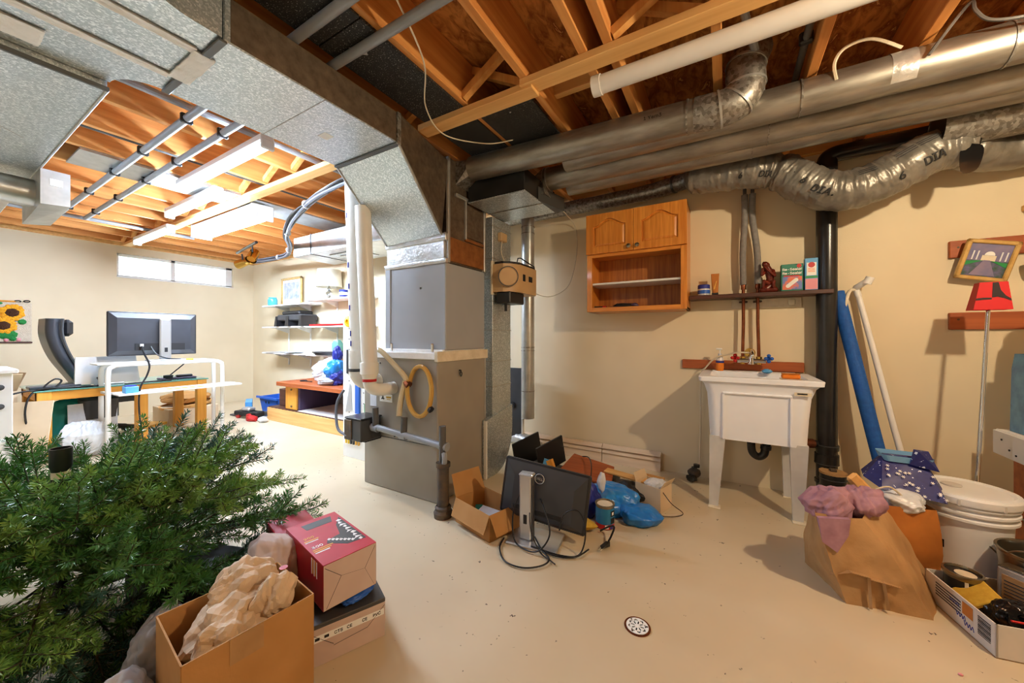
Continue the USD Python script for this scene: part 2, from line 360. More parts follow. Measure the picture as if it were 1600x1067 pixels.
# ================================================ the setting
D, L, RX, FY0 = 3.2, -7.15, 3.0, -2.6
def struct(name, m=None, mt=None):
    if m is None: return thing(name, None, None, kind='structure')
    return one(name, None, None, m, mt, kind='structure')
struct('floor', bx(L - .2, RX + .2, FY0 - .2, D + .2, -.1, 0), 'floor_paint')
struct('wall_back', bx(L - .2, RX + .2, D, D + .2, 0, 2.35), 'wall_paint')
struct('wall_right', bx(RX, RX + .2, FY0, D, 0, 2.35), 'wall_paint')
struct('wall_front', bx(L - .2, RX + .2, FY0 - .2, FY0, 0, 2.35), 'wall_paint')
wy0, wy1, wz0, wz1 = 1.54, 2.90, 1.92, 2.245
struct('wall_left', cat(bx(L - .2, L, FY0, wy0, 0, 2.35), bx(L - .2, L, wy1, D, 0, 2.35), bx(L - .2, L, wy0, wy1, 0, wz0), bx(L - .2, L, wy0, wy1, wz1, 2.35)), 'wall_paint')
w = struct('window_1')
for nm, a in (('frame', (wy0, wy1, wz0, wz0 + .03)), ('frame', (wy0, wy1, wz1 - .035, wz1)), ('frame', (wy0, wy0 + .03, wz0, wz1)), ('frame', (wy1 - .09, wy1, wz0, wz1)), ('mullion', (2.115, 2.165, wz0, wz1))):
    w.p(nm, bx(L - .13, L - .05, *a, b=.005), 'white_plastic', False)
w.p('sill', bx(L - .14, L + .01, wy0, wy1, wz0 - .012, wz0 + .004, b=.003), 'white_paint', False)
w.p('pane', bx(L - .10, L - .096, wy0 + .03, 2.115, wz0 + .03, wz1 - .035), 'pane', False)
w.p('pane', bx(L - .09, L - .086, 2.165, wy1 - .09, wz0 + .03, wz1 - .035), 'pane', False)
# outside: a bank of earth and two arching shrubs
one('lawn', 'pale grassy bank seen through the basement window', 'lawn', prism([(L - .22, 1.75), (L - .22, 1.86), (L - 1.6, 2.1), (L - 6, 2.3), (L - 6, 1.75)], 'y', -1.5, 5.5), 'grass_out', kind='structure')
def shrub(name, x, y, label, n, seed, h):
    r_ = random.Random(seed); t = thing(name, label, 'shrub', (x, y, 2.0))
    for k in range(n):
        a = r_.uniform(0, 2 * PI); l = r_.uniform(.4, 1.) * h
        p = spline([(x, y, 1.98), (x + .35 * l * math.cos(a), y + .35 * l * math.sin(a), 2.0 + .6 * l), (x + l * math.cos(a), y + l * math.sin(a), 2.0 + .72 * l), (x + 1.4 * l * math.cos(a), y + 1.4 * l * math.sin(a), 2.0 + .55 * l)], 5)
        t.p('frond', tube(p, np.linspace(.03, .004, len(p)), 5), 'grass_out')
shrub('shrub', -8.2, 2.0, 'arching pale shrub behind the left window pane', 14, 3, .6)
shrub('shrub', -8.4, 2.75, 'arching pale shrub behind the right window pane', 12, 5, .5)

# ceiling: subfloor panels, joists, rim boards, straps, cross bridging
c = struct('ceiling')
for i, x0 in enumerate(np.arange(-7.35, 3.2, 2.44)):
    for j, y0 in enumerate(np.arange(-2.8, 3.4, 1.22)):
        x1, y1 = min(x0 + 2.434, 3.2), min(y0 + 1.214, 3.4)
        c.p('subfloor_panel', bx(x0, x1, y0, y1, 2.585, 2.60), 'osb', False)
c.p('subfloor_backing', bx(L - .2, RX + .2, FY0 - .2, D + .2, 2.60, 2.66), 'osb', False)
JX = [2.76, 2.36, 1.96, 1.56, 1.16, .74, .36, -.03, -.43, -.54, -.84, -1.215, -1.64, -2.04, -2.44, -2.84, -3.25, -3.65, -4.05, -4.46, -4.86, -5.26, -5.66, -6.06, -6.47, -6.87]
ZJ = 2.35
for x in JX:
    c.p('joist', bx(x - .02, x + .02, FY0 + .03, D - .03, ZJ, 2.585, .003), 'joist_y', False)
for a in ((L, RX, D - .03, D + .01), (L, RX, FY0 - .01, FY0 + .03), (L - .01, L + .035, FY0, D), (RX - .03, RX + .01, FY0, D)):
    c.p('rim_board', bx(*a, 2.352, 2.585), 'joist_x', False)
for a in ((L, RX, D - .005, D + .14), (L - .14, L + .005, FY0, D)):
    c.p('sill_plate', bx(*a, 2.345, 2.385), 'joist_x', False)
for y0, y1, x0, x1 in ((1.55, 1.635, -6.95, -2.19), (1.55, 1.635, -1.55, -.80), (1.535, 1.62, -.86, 2.9)):
    c.p('strap', bx(x0, x1, y0, y1, 2.300 if x0 == -1.55 else 2.314, 2.3365 if x0 == -1.55 else 2.35, .003), 'joist_x', False)
xs = sorted(JX)
for a, b in zip(xs[:-1], xs[1:]):
    if b - a < .3 or (-3.66 > a > -4.1) : continue
    for s, y in ((0, 1.53), (1, 1.62)):
        z0, z1 = (ZJ + .02, 2.56) if s == 0 else (2.56, ZJ + .02)
        d = np.array([b - a - .04, 0, z1 - z0]); n_ = np.array([-d[2], 0, d[0]]) / np.linalg.norm(d) * .019
        P = [np.array([a + .02, y, z0]), np.array([b - .02, y, z1])]
        c.p('bridging', hull([q + sg * n_ + np.array([0, o, 0]) for q in P for sg in (-1, 1) for o in (-.018, .018)]), 'joist_z', False)
c.p('nailing_block', bx(-.84 + .02, -.56, 1.86, 1.9, 2.44, 2.56, .003), 'joist_x', False)
# sheet-metal pans under two joist bays (cold-air returns)
t = thing('return_air_pan', 'black speckled sheet pan under the joists right of the big trunk duct', 'duct', (-1.36, 0, 2.338))
t.p('sheet', bx(-1.497, -1.225, -.6, .915, 2.339, 2.349), 'black_pan', False)
t.p('sheet', bx(-1.497, -1.225, .92, 2.16, 2.337, 2.349), 'black_pan', False)
t.p('sheet', bx(-1.19, -.87, 1.64, 2.16, 2.337, 2.349), 'black_pan', False)
t.p('tape_patch', face(flat(.07, .035, .001), (-1.37, 1.02, 2.3365), (.8, .6, 0), (.6, -.8, 0)), 'foil', False)
for x, y in ((-1.09, 1.66), (-1.02, 1.72), (-1.16, 1.68)): t.p('screw', lathe([(0, 0), (.006, .001), (.006, .004)], (x, y, 2.333), 8), 'chrome')
t = thing('return_air_pan', 'pale galvanized pan closing a joist bay across the office ceiling', 'duct', (-3.85, .6, 2.338))
t.p('sheet', bx(-4.04, -3.66, .62, 1.54, 2.337, 2.349), 'galv_plain', False)
t.p('sheet', bx(-4.04, -3.66, 1.645, 2.85, 2.337, 2.349), 'galv_plain', False)
t.p('flange', bx(-3.668, -3.652, .62, 1.54, 2.33, 2.3495), 'galv_plain', False)
# loose lengths of trim leaning at the foot of the back wall
for i, (x0, x1) in enumerate(((-1.72, -.935), (-.93, -.45))):
    t = thing(f'trim_{i + 1}', None, None, (x0, 3.13, 0), kind='structure')
    for k, (z0, z1) in enumerate(((.0, .078), (.082, .116), (.12, .15))):
        t.p('moulding', prism([(3.145 + .0 * k, z0), (3.165, z0), (3.19, z1), (3.16 + .012 * k, z1)], 'x', x0, x1), 'baseboard_pink', False)

# ================================================ sheet-metal ducts under the ceiling
t = thing('supply_trunk', 'broad galvanized trunk duct along the ceiling that drops into the furnace', 'duct', (-1.76, 1.36, 2.13))
def arc(cx, cy, r, a0, a1, n=10): return [(cx + r * math.cos(math.radians(a)), cy + r * math.sin(math.radians(a))) for a in np.linspace(a0, a1, n)]
TX0, TX1, TZ0, TZ1 = -2.03, -1.5, 2.13, 2.29
t.p('trunk', bx(TX0, TX1, .58, 1.36, TZ0, TZ1, .004), 'galv', False)
t.p('shaded_side', bx(TX1 - .001, TX1 + .0015, .60, 1.345, TZ0 + .004, TZ1 - .002), 'galv_shaded', False, label='side panel darkened for shade')  # thin plate carrying the shade of the trunk's right side as colour
tee = [(TX0, .575)] + arc(-2.16, .575, .13, 0, -90, 10)[1:] + [(-2.16, -.12), (-1.30, -.12), (-1.30, .30)] + arc(-1.30, .50, .2, -90, -180, 10)[1:] + [(TX1, .575)]
t.p('tee', prism(tee, 'z', TZ0 + .004, TZ1), 'galv', 25)
t.p('branch', bx(-1.30, 1.2, -.12, .30, TZ0 + .01, TZ1, .003), 'galv', False)
# the offset that falls to the plenum
A = [(TX0, 1.36, TZ0), (TX1, 1.36, TZ0), (TX1, 1.36, TZ1), (TX0, 1.36, TZ1)]
B = [(-2.17, 1.86, 1.77), (-1.648, 1.87, 1.79), (-1.62, 1.90, TZ1), (-2.17, 1.90, TZ1)]
t.p('offset', hull(A + B), 'galv', False)
q_ = np.array([A[1], A[2], B[2], B[1]]) + (.0015, 0, 0); t.p('offset_side', hull(np.vstack([q_, q_ + (.002, 0, 0)])), 'galv_shaded', False)  # plate with the shade of the offset's right side in its colour
for (a, b) in ((A[1], B[1]), (A[0], B[0])):
    t.p('hem', rod(a, b, .008, 6), 'galv_plain')
t.p('cleat', bx(TX0 - .004, TX1 + .004, 1.345, 1.375, TZ0 - .010, TZ0 + .002, .003), 'cleat', False)
t.p('cleat', bx(TX1 - .002, TX1 + .012, 1.345, 1.372, TZ0 - .01, TZ1, .003), 'galv_dull', False)
for a, b in ((TX0, TX0 + .15), (TX1 - .14, TX1)): t.p('cleat', bx(a, b, .565, .592, TZ0 - .008, TZ0 + .001, .003), 'cleat', False)
def tape(x0, x1, y0, y1, z, seed):       # crumpled strip under a duct
    n = 14; g = np.array([(x0 + (x1 - x0) * i / n, y0 + (y1 - y0) * j / n) for i in range(n + 1) for j in range(n + 1)])
    q = meshkit.fbm(np.c_[g * 40, np.zeros(len(g))], 3, seed); g = g + .006 * (q[:, None] - .5)
    v = np.c_[g, z - .001 - .007 * q]; f = []
    for i in range(n):
        for j in range(n):
            a = i * (n + 1) + j; f += [(a, a + 1, a + n + 2), (a, a + n + 2, a + n + 1)]
    v2 = v.copy(); v2[:, 2] = z + .0005; k = len(v)
    return trimesh.Trimesh(np.vstack([v, v2]), f + [(c + k, b + k, a + k) for a, b, c in f], process=False)
t.p('tape', tape(-1.885, -1.64, .545, .61, TZ0 - .002, 3), 'white_tape', False)
t.p('tape', tape(-1.668, -1.628, -.05, .55, TZ0 + .002, 4), 'white_tape', False)
t.p('tape', tape(-1.912, -1.872, -.02, .55, TZ0 + .002, 5), 'white_tape', False)
t.p('tape', tape(-2.10, -1.98, .16, .26, TZ0 + .001, 6), 'white_tape', False)
t.p('sticker', bx(-1.80, -1.74, 1.10, 1.15, TZ0 - .0015, TZ0), 'ink_white', False)
t.p('crease', bx(TX0, TX1, .95, .953, TZ0 - .0012, TZ0), 'galv_dull', False)

t = thing('branch_duct', 'wide galvanized branch duct crossing the upper left corner', 'duct', (-3.0, .15, 2.1))
t.p('duct', bx(-4.4, -2.165, -.50, .44, 2.105, 2.29, .004), 'galv', False)
t.p('seam', bx(-2.172, -2.158, -.5, .445, 2.095, 2.112, .002), 'cleat', False)
t.p('seam', bx(-4.4, -2.165, .436, .446, 2.098, 2.115, .002), 'galv_plain', False)
t.p('crease', face(bx(-.42, .42, -.002, .002, 0, .0015), (-2.75, .05, 2.105), (.74, -.67, 0), (-.67, -.74, 0)), 'galv_plain', False)
t = thing('duct_boot', 'hanging galvanized end boot at the left edge below the branch duct', 'duct', (-3.8, .5, 1.88))
t.p('boot', hull([(-3.50, .44, 2.10), (-4.1, .44, 2.10), (-3.50, .44, 1.89), (-4.1, .44, 1.86), (-3.50, .555, 2.10), (-4.1, .56, 2.10), (-3.50, .555, 1.90), (-4.1, .56, 1.88)]), 'galv_plain', False)
t.p('pipe', rod((-3.72, .44, 1.99), (-3.72, -.9, 1.99), .08, 20), 'galv_plain', 40)
t.p('collar', rod((-3.72, .44, 1.99), (-3.72, .25, 1.99), .085, 20), 'galv_plain', 40)
t.p('sticker', face(flat(.05, .04), (-3.4995, .50, 2.03), *FY), 'ink_white', False)
one('end_duct', 'whitish square duct end far left near the sunflower wall', 'duct', bx(-5.75, -4.75, -.2, .47, 2.17, 2.34, .004), 'galv_plain', False)
one('wall_elbow', 'small grey round duct elbow at the top left of the office wall', 'duct', tube(spline([(-6.9, -.3, 2.24), (-6.9, .35, 2.24), (-6.98, .5, 2.2), (-7.13, .53, 2.12)], 5), .075, 14), 'galv_plain', 40)
# the rectangular duct behind the furnace that turns along the office
t = thing('office_duct', 'square galvanized duct running behind the white vent pipes into the office', 'duct', (-3.4, 2.6, 2.03))
t.p('duct', bx(-4.45, -2.2, 2.42, 2.95, 2.045, 2.27, .004), 'galv_plain', False)
t.p('joint', bx(-4.10, -4.085, 2.412, 2.955, 2.04, 2.275, .002), 'cleat', False)
t.p('diffuser', bx(-3.95, -3.45, 2.55, 2.85, 2.035, 2.045, .004), 'galv', False)
t.p('diffuser_rim', cat(bx(-3.85, -3.55, 2.62, 2.64, 2.028, 2.036), bx(-3.85, -3.55, 2.76, 2.78, 2.028, 2.036)), 'galv_plain', False)
# round pipes to the right
def duct(name, label, pts, r, m='galv_round', seams=(), n=20):
    p = np.array(pts, float); t = thing(name, label, 'duct', p[0]); t.p('pipe', tube(p, r, n), m, 40)
    for s in seams:
        i = s * (len(p) - 1); k = min(int(i), len(p) - 2); q = p[k] + (p[k + 1] - p[k]) * (i - k); d = (p[k + 1] - p[k]); d = d / np.linalg.norm(d)
        t.p('seam', tube([q - d * .004, q + d * .004], r + .004, n), 'galv_dull', 40)
    return t
t = duct('round_duct', 'front round metal duct that turns up into the joists through an elbow', [(-1.52, 2.05, 2.27), (-.12, 2.05, 2.215)], .08, seams=(.97,))
t.p('elbow', tube(spline([(-.13, 2.05, 2.215), (-.02, 2.05, 2.212), (.05, 2.06, 2.235), (.085, 2.07, 2.30), (.085, 2.07, 2.38), (.10, 2.09, 2.44), (.12, 2.12, 2.50)], 4), .083, 20), 'galv_dull', 40)
for q, d in (((-.02, 2.05, 2.212), (1, 0, .1)), ((.05, 2.06, 2.235), (.7, 0, .7)), ((.085, 2.07, 2.30), (0, 0, 1)), ((.088, 2.074, 2.40), (.15, .15, 1))):
    q, d = np.array(q), np.array(d); d = d / np.linalg.norm(d); t.p('rib', tube([q - d * .005, q + d * .005], .088, 20), 'galv_plain', 40)
t.p('marking', face(txt('1 Yem3', .018, .0008), (-.32, 1.9705, 2.228), (1, 0, -.03), (0, .1, 1)), 'ink', False)
t = duct('round_duct', 'uppermost long round metal duct running behind the elbow to the right edge', [(-.9, 2.235, 2.262), (2.9, 2.235, 2.25)], .08, seams=(.32, .49, .74))
t.p('tape', tube([(.62, 2.235, 2.259), (.70, 2.235, 2.259)], .0815, 20), 'foil', 40)
t = duct('round_duct', 'middle round metal duct starting from a boot beside the humidifier', [(-1.12, 2.45, 2.26), (2.9, 2.45, 2.225)], .08, seams=(.33, .62))
t.p('boot', hull([(-1.33, 2.33, 2.115), (-1.10, 2.33, 2.115), (-1.10, 2.52, 2.115), (-1.33, 2.52, 2.115), (-1.33, 2.33, 2.16), (-1.33, 2.52, 2.16), *[(-1.15, 2.45 + .082 * math.cos(a), 2.26 + .082 * math.sin(a)) for a in np.linspace(0, 2 * PI, 12)]]), 'galv_dull', 30)
for x in (-1.14, -1.115): t.p('rib', tube([(x - .004, 2.45, 2.26), (x + .004, 2.45, 2.26)], .086, 20), 'galv_plain', 40)
duct('round_duct', 'lowest round metal duct nearest the sink wall, with two joints', [(-1.04, 2.64, 2.262), (2.9, 2.64, 2.255)], .072, seams=(.3, .6))
t = thing('box_duct', 'square galvanized duct box beside the furnace with a boot on its end', 'duct', (-1.35, 2.35, 2.05))
t.p('duct', bx(-1.60, -1.135, 2.10, 2.60, 2.06, 2.068, .002), 'galv', False)
t.p('duct', bx(-1.60, -1.14, 2.105, 2.60, 2.068, 2.22, .003), 'abs_black', False)  # galvanized box body coloured black for the shade on its front
t.p('seam', bx(-1.60, -1.135, 2.36, 2.366, 2.055, 2.062), 'galv_dull', False)
t.p('lip', hull([(-1.135, 2.30, 2.06), (-1.135, 2.60, 2.06), (-1.06, 2.60, 2.06), (-1.135, 2.30, 2.16), (-1.135, 2.60, 2.16), (-1.06, 2.60, 2.16)]), 'cleat', False)
t = thing('foil_pipe', 'thin foil-wrapped duct along the top of the sink wall', 'duct', (-1.2, 3.06, 2.24))
fp = spline([(-1.95, 3.05, 2.24), (-1.2, 3.06, 2.245), (-.6, 3.06, 2.25), (-.32, 3.04, 2.27), (-.2, 2.99, 2.27)], 6)
t.p('pipe', tube(fp, .06 * (1 + .03 * np.sin(np.arange(len(fp)) * 2.1)), 14), 'galv_dull', 40)
t.p('strap', tube([(-.34, 3.045, 2.27), (-.325, 3.04, 2.27)], .066, 14), 'cleat', 40)
# insulated flexible duct, sagging in front of the black stack
fl = spline([(-.24, 2.93, 2.255), (-.08, 2.90, 2.225), (.12, 2.885, 2.205), (.29, 2.88, 2.165), (.42, 2.87, 2.06), (.56, 2.865, 1.975), (.70, 2.865, 1.975), (.84, 2.87, 2.035), (.97, 2.88, 2.105), (1.1, 2.9, 2.135)], 34)
sl = np.r_[0, np.cumsum(np.linalg.norm(np.diff(fl, axis=0), axis=1))]
FR = .112
def flex_mesh(p, r, n=40, seed=2, tie=(.37,)):
    t_, A_, B_ = frames(p); s_ = np.r_[0, np.cumsum(np.linalg.norm(np.diff(p, axis=0), axis=1))]; S = s_ / s_[-1]
    rr = r * (1 + .035 * np.sin(s_ * 62) * np.sin(s_ * 17)); rr = rr * np.clip(.5 + S * 14, 0, 1)
    for k in tie: rr = rr * (1 - .16 * np.exp(-((S - k) / .012) ** 2))
    ang = np.arange(n) * 2 * PI / n
    q = np.stack(np.meshgrid(s_, ang, indexing='ij'), -1)
    ss, aa = q[..., 0], q[..., 1]; W = meshkit.fbm(np.stack([ss * 20, np.cos(aa) * 2.2, np.sin(aa) * 2.2], -1), 3, seed)
    tri = lambda x: np.abs(2 * (x - np.floor(x)) - 1)
    fold = sum(a_ * tri(ss * f_ + k_ * np.cos(aa + o_) + 1.1 * W) for f_, k_, o_, a_ in ((17, .5, .3, .05), (31, -.7, 1.4, .035), (52, .4, 2.2, .022)))
    mask = meshkit.noise(np.stack([ss * 9 + 5, np.cos(aa) * 1.4, np.sin(aa) * 1.4], -1), seed + 7)
    rr = rr[:, None] * (1 + .10 * (W - .5) + (fold - .05) * (.2 + .95 * mask))
    v = p[:, None] + rr[..., None] * (np.cos(ang)[None, :, None] * A_[:, None] + np.sin(ang)[None, :, None] * B_[:, None])
    N = len(p); f = [(i * n + j, i * n + (j + 1) % n, (i + 1) * n + (j + 1) % n) for i in range(N - 1) for j in range(n)] + [(i * n + j, (i + 1) * n + (j + 1) % n, (i + 1) * n + j) for i in range(N - 1) for j in range(n)]
    return trimesh.Trimesh(v.reshape(-1, 3), f, process=False)
def wrap(mesh, p, r, s0, a0, h=.012, slant=0.):
    t_, A_, B_ = frames(p); s_ = np.r_[0, np.cumsum(np.linalg.norm(np.diff(p, axis=0), axis=1))]; v = np.array(mesh.vertices)
    S = s0 + v[:, 0] + slant * v[:, 1]; ii = lambda X: np.stack([np.interp(S, s_, X[:, k]) for k in range(3)], 1)
    P, A, B = ii(p), ii(A_), ii(B_); a = a0 - v[:, 1] / r
    return trimesh.Trimesh(P + (r + h + v[:, 2])[:, None] * (np.cos(a)[:, None] * A + np.sin(a)[:, None] * B), mesh.faces, process=False)
t = thing('flexible_duct', 'sagging insulated flexible duct in a silvery sleeve across the black drain stack', 'flexible duct', fl[0])
sleeve = t.p('sleeve', flex_mesh(fl, FR, 96), 'flex_foil', True)
for txt_, s0, a0, h in (('6', .35, 2.1, .034), ('DIA.', .50, 2.08, .034), ('6', .72, 1.75, .036), ('DIA.', .83, 1.9, .036), ('6', 1.13, 2.0, .036), ('DIA', 1.27, 1.95, .038)):
    sleeve.p('lettering', wrap(txt(txt_, h, .002, True), fl, FR, s0, a0, .006, .15), 'ink', False)
for s0 in (1.02, 1.2, 1.3): sleeve.p('fine_print', cat(*[wrap(bx(-.045, .045, -.002 - .012 * k, .002 - .012 * k, 0, .001), fl, FR, s0, .95, .007) for k in range(3)]), 'dark_gray', False)
t.p('tie', tube([fl[124] - (fl[125] - fl[124]) * .5, fl[124] + (fl[125] - fl[124]) * .5], FR * .97, 24), 'abs_black', 40)
fl2 = spline([(1.09, 2.92, 2.125), (1.25, 3.02, 2.10), (1.5, 3.05, 2.11), (1.9, 3.06, 2.12)], 10)
t2 = thing('flexible_duct', 'dull foil duct continuing right past the black tape to the frame edge', 'flexible duct', fl2[0])
t2.p('sleeve', flex_mesh(fl2, .10, 32, 9, ()), 'flex_foil', True)
t2.p('tape', xf(tube([(-.02, 0, 0), (.03, 0, 0)], .105, 18), (1.085, 2.9, 2.13), rz=10), 'black_gloss', 40)
t2.p('tape_tail', prism(spline([(1.06, 2.08), (1.13, 2.07), (1.125, 1.99), (1.10, 1.945), (1.055, 1.955)], 4, True), 'y', 2.795, 2.799), 'black_gloss', False)
t = thing('metal_duct', 'big open-ended metal duct above the flexible duct at upper right', 'duct', (.98, 2.83, 2.1))
t.p('pipe', tube([(.98, 2.83, 2.21), (1.0, 2.83, 2.21), (2.6, 2.85, 2.235)], .105, 28, caps=False), 'galv_dull', 40)
t.p('inside', lathe([(0, 0), (.103, 0)], (0, 0, 0), 28).apply_transform(trimesh.transformations.translation_matrix((.985, 2.83, 2.21)) @ trimesh.transformations.rotation_matrix(-PI / 2, (0, 1, 0))), 'black_plastic', False)
for k in range(6): t.p('wire', tube([(1.34 + .012 * k, 2.834, 2.216), (1.346 + .012 * k, 2.834, 2.216)], .109, 24), 'galv_plain', 40)
# straps and wires about the ducts
one('hanger_strap', 'white plastic hanger strap looped over the top round duct', 'strap', tube(spline([(.43, 2.17, 2.32), (.435, 2.155, 2.26), (.43, 2.16, 2.34), (.47, 2.17, 2.40), (.56, 2.18, 2.41), (.66, 2.2, 2.345)], 6), .007, 5), 'wire_white')
one('black_cable', 'short black cable hooked over the top round duct at the right edge', 'cable', tube(spline([(.72, 2.14, 2.25), (.80, 2.13, 2.37), (.83, 2.12, 2.40), (.84, 2.12, 2.36), (.88, 2.11, 2.30), (1.0, 2.10, 2.27), (1.2, 2.10, 2.27)], 6), .006, 6), 'pipe_dark')
one('hanging_wire', 'thin pale wire drooping under the black pan towards the round duct', 'wire', tube(spline([(-1.02, .9, 2.33), (-1.16, 1.2, 2.325), (-1.36, 1.42, 2.31), (-1.42, 1.64, 2.285), (-1.27, 1.85, 2.29), (-1.15, 1.97, 2.335)], 8), .004, 6), 'wire_white')
one('doorbell_wire', 'thin pale wire hanging from the ducts and looping across the wall to the humidifier', 'wire', tube(spline([(-1.13, 2.40, 2.16), (-1.20, 3.0, 2.17), (-1.19, 3.17, 2.12), (-1.17, 3.18, 1.95), (-1.2, 3.18, 1.72), (-1.27, 3.17, 1.55), (-1.42, 3.1, 1.47), (-1.50, 2.9, 1.50)], 8), .0035, 6), 'wire_white')
# conduits
for y, lab in ((.83, 'front grey central-vacuum pipe running across under the office joists'), (1.0, 'rear grey central-vacuum pipe running across under the office joists')):
    t = thing('vacuum_pipe', lab, 'pipe', (-5.68, y, 2.31))
    t.p('pipe', rod((-5.68, y, 2.317), (2.4, y, 2.317), .02, 12), 'pvc_gray', 40)
    for x in (-5.3, -4.6, -3.9, -3.3, -2.6): t.p('clip', bx(x - .012, x + .012, y - .028, y + .028, 2.292, 2.345, .006), 'abs_black', False)
t = thing('vacuum_pipe', 'grey pipe joining the ends of the two long vacuum pipes near the window wall', 'pipe', (-5.7, 1.0, 2.31))
t.p('pipe', rod((-5.72, .3, 2.325), (-5.72, 1.9, 2.325), .02, 12), 'pvc_gray', 40)
one('conduit', 'grey conduit tucked beside a joist just left of the trunk', 'pipe', rod((-2.62, .2, 2.40), (-2.62, 2.6, 2.40), .02, 10), 'pvc_gray')
one('conduit', 'dark conduit tucked beside the joist above the first light', 'pipe', rod((-3.40, .2, 2.40), (-3.40, 2.4, 2.40), .014, 10), 'pipe_dark')
one('conduit', 'pale grey flexible conduit behind the white tube fixture', 'pipe', tube(spline([(.05, 1.5, 2.46), (.07, 1.77, 2.44), (.12, 2.0, 2.42), (.165, 2.26, 2.40), (.17, 2.5, 2.36)], 6), .016, 10), 'pvc_gray')
t = thing('conduit', 'grey conduit clipped to the left of a joist at top right', 'pipe', (.31, 1.8, 2.42))
t.p('pipe', rod((.31, 1.2, 2.42), (.31, 2.8, 2.40), .015, 10), 'pipe_dark', 40)
t.p('clip', bx(.285, .335, 2.02, 2.05, 2.39, 2.44, .006), 'abs_black', False)
bun = [[(-2.2, 1.66, 2.22), (-2.4, 1.66, 2.23), (-2.83, 1.70, 2.2), (-3.4, 1.85, 2.18), (-4.0, 2.10, 2.17), (-4.5, 2.40, 2.18), (-5.1, 2.66, 2.19), (-5.9, 2.71, 2.20), (-6.3, 2.68, 2.25)]]
t = thing('cable_bundle', 'thick bundle of blue-grey cables sweeping from the furnace across the office ceiling', 'cables', (-3.5, 1.9, 2.2))
for k in range(7):
    a = k * 2 * PI / 6; o = np.array([0, .018 * math.cos(a), .018 * math.sin(a)]) * (k < 6)
    r_ = random.Random(k); q = np.array(bun[0]) + o + np.array([[0, r_.uniform(-.012, .012), r_.uniform(-.012, .012)] for _ in bun[0]])
    t.p('cable', tube(spline(q, 7), .012, 6), 'wire_gray' if k % 3 else 'wire_black', 40)
for q in ((-3.0, 1.735, 2.195), (-3.9, 2.06, 2.17), (-4.7, 2.5, 2.18), (-5.3, 2.68, 2.19)): t.p('cable_tie', trimesh.creation.icosphere(1, .02).apply_translation(q) if False else tube([np.array(q) - (.004, 0, 0), np.array(q) + (.004, 0, 0)], .036, 10), 'ink_white', 40)

# ================================================ furnace and what hangs on it
f = thing('furnace', 'tall grey furnace cabinet with coil box standing in the middle of the basement', 'furnace', (-1.98, 2.08, 0))
body = f.p('cabinet', bx(-2.35, -1.62, 1.80, 2.36, 0, .95, .006), 'furnace_lower', False)
f.p('coil_cabinet', bx(-2.20, -1.62, 1.88, 2.34, 1.005, 1.60, .006), 'furnace_gray', False)
f.p('seam_strip', bx(-2.204, -2.15, 1.872, 1.89, 1.005, 1.60, .003), 'furnace_gray', False)
f.p('sealing_tape', bx(-2.36, -1.612, 1.79, 2.365, .945, .99, .004), 'white_tape', False)
f.p('sealing_tape', bx(-1.64, -1.608, 1.788, 2.37, .93, 1.0, .004), 'cream_tape', False)
f.p('collar', bx(-2.21, -1.63, 1.86, 2.35, .985, 1.01, .003), 'white_tape', False)
f.p('plinth_line', bx(-2.352, -1.618, 1.797, 1.80, .372, .376), 'dark_gray', False)
f.p('side_seam', bx(-1.62, -1.616, 2.335, 2.350, 0, .93), 'galv_plain', False)
lab = f.p('rating_label', face(flat(.13, .055), (-2.11, 1.7985, .655), *FX), 'ink_white', False)
lab.p('emblem', face(cat(*[xf(prism([(-.004, 0), (.004, 0), (.006, .016), (-.006, .016)], 'z', 0, .0008), rz=a) for a in (0, 120, 240)]), (-2.14, 1.797, .655), *FX), 'ink', False)
lab.p('print', face(cat(flat(.05, .012), xf(flat(.04, .005), (0, -.014, 0))), (-2.08, 1.797, .662), *FX), 'sponge', False)
f.p('data_label', face(flat(.07, .09), (-2.245, 1.7985, .63), *FX), 'bag_white', False)
f.p('port', face(lathe([(0, .001), (.03, .001), (.034, .004), (.034, 0)], n=20), (-2.25, 1.7985, .73), *FX), 'black_plastic', False)
for x, z in ((-2.17, .905), (-1.75, .905), (-2.27, .50), (-2.18, .39), (-2.02, .39), (-1.85, 1.44)): f.p('screw', face(lathe([(.007, 0), (.005, .004), (0, .005)], n=8), (x, 1.799 if z < 1 else 1.879, z), *FX), 'dark_gray', False)
for x in (-2.12, -1.72): f.p('latch', xf(bx(-.012, .012, -.008, .004, -.03, .03, .004), (x, 1.862, 1.02)), 'chrome', False)
f.p('hook', tube(spline([(-1.617, 2.02, .86), (-1.60, 2.02, .86), (-1.60, 2.01, .84), (-1.60, 2.02, .82), (-1.60, 2.03, .84), (-1.605, 2.022, .855)], 4), .004, 6), 'ink')
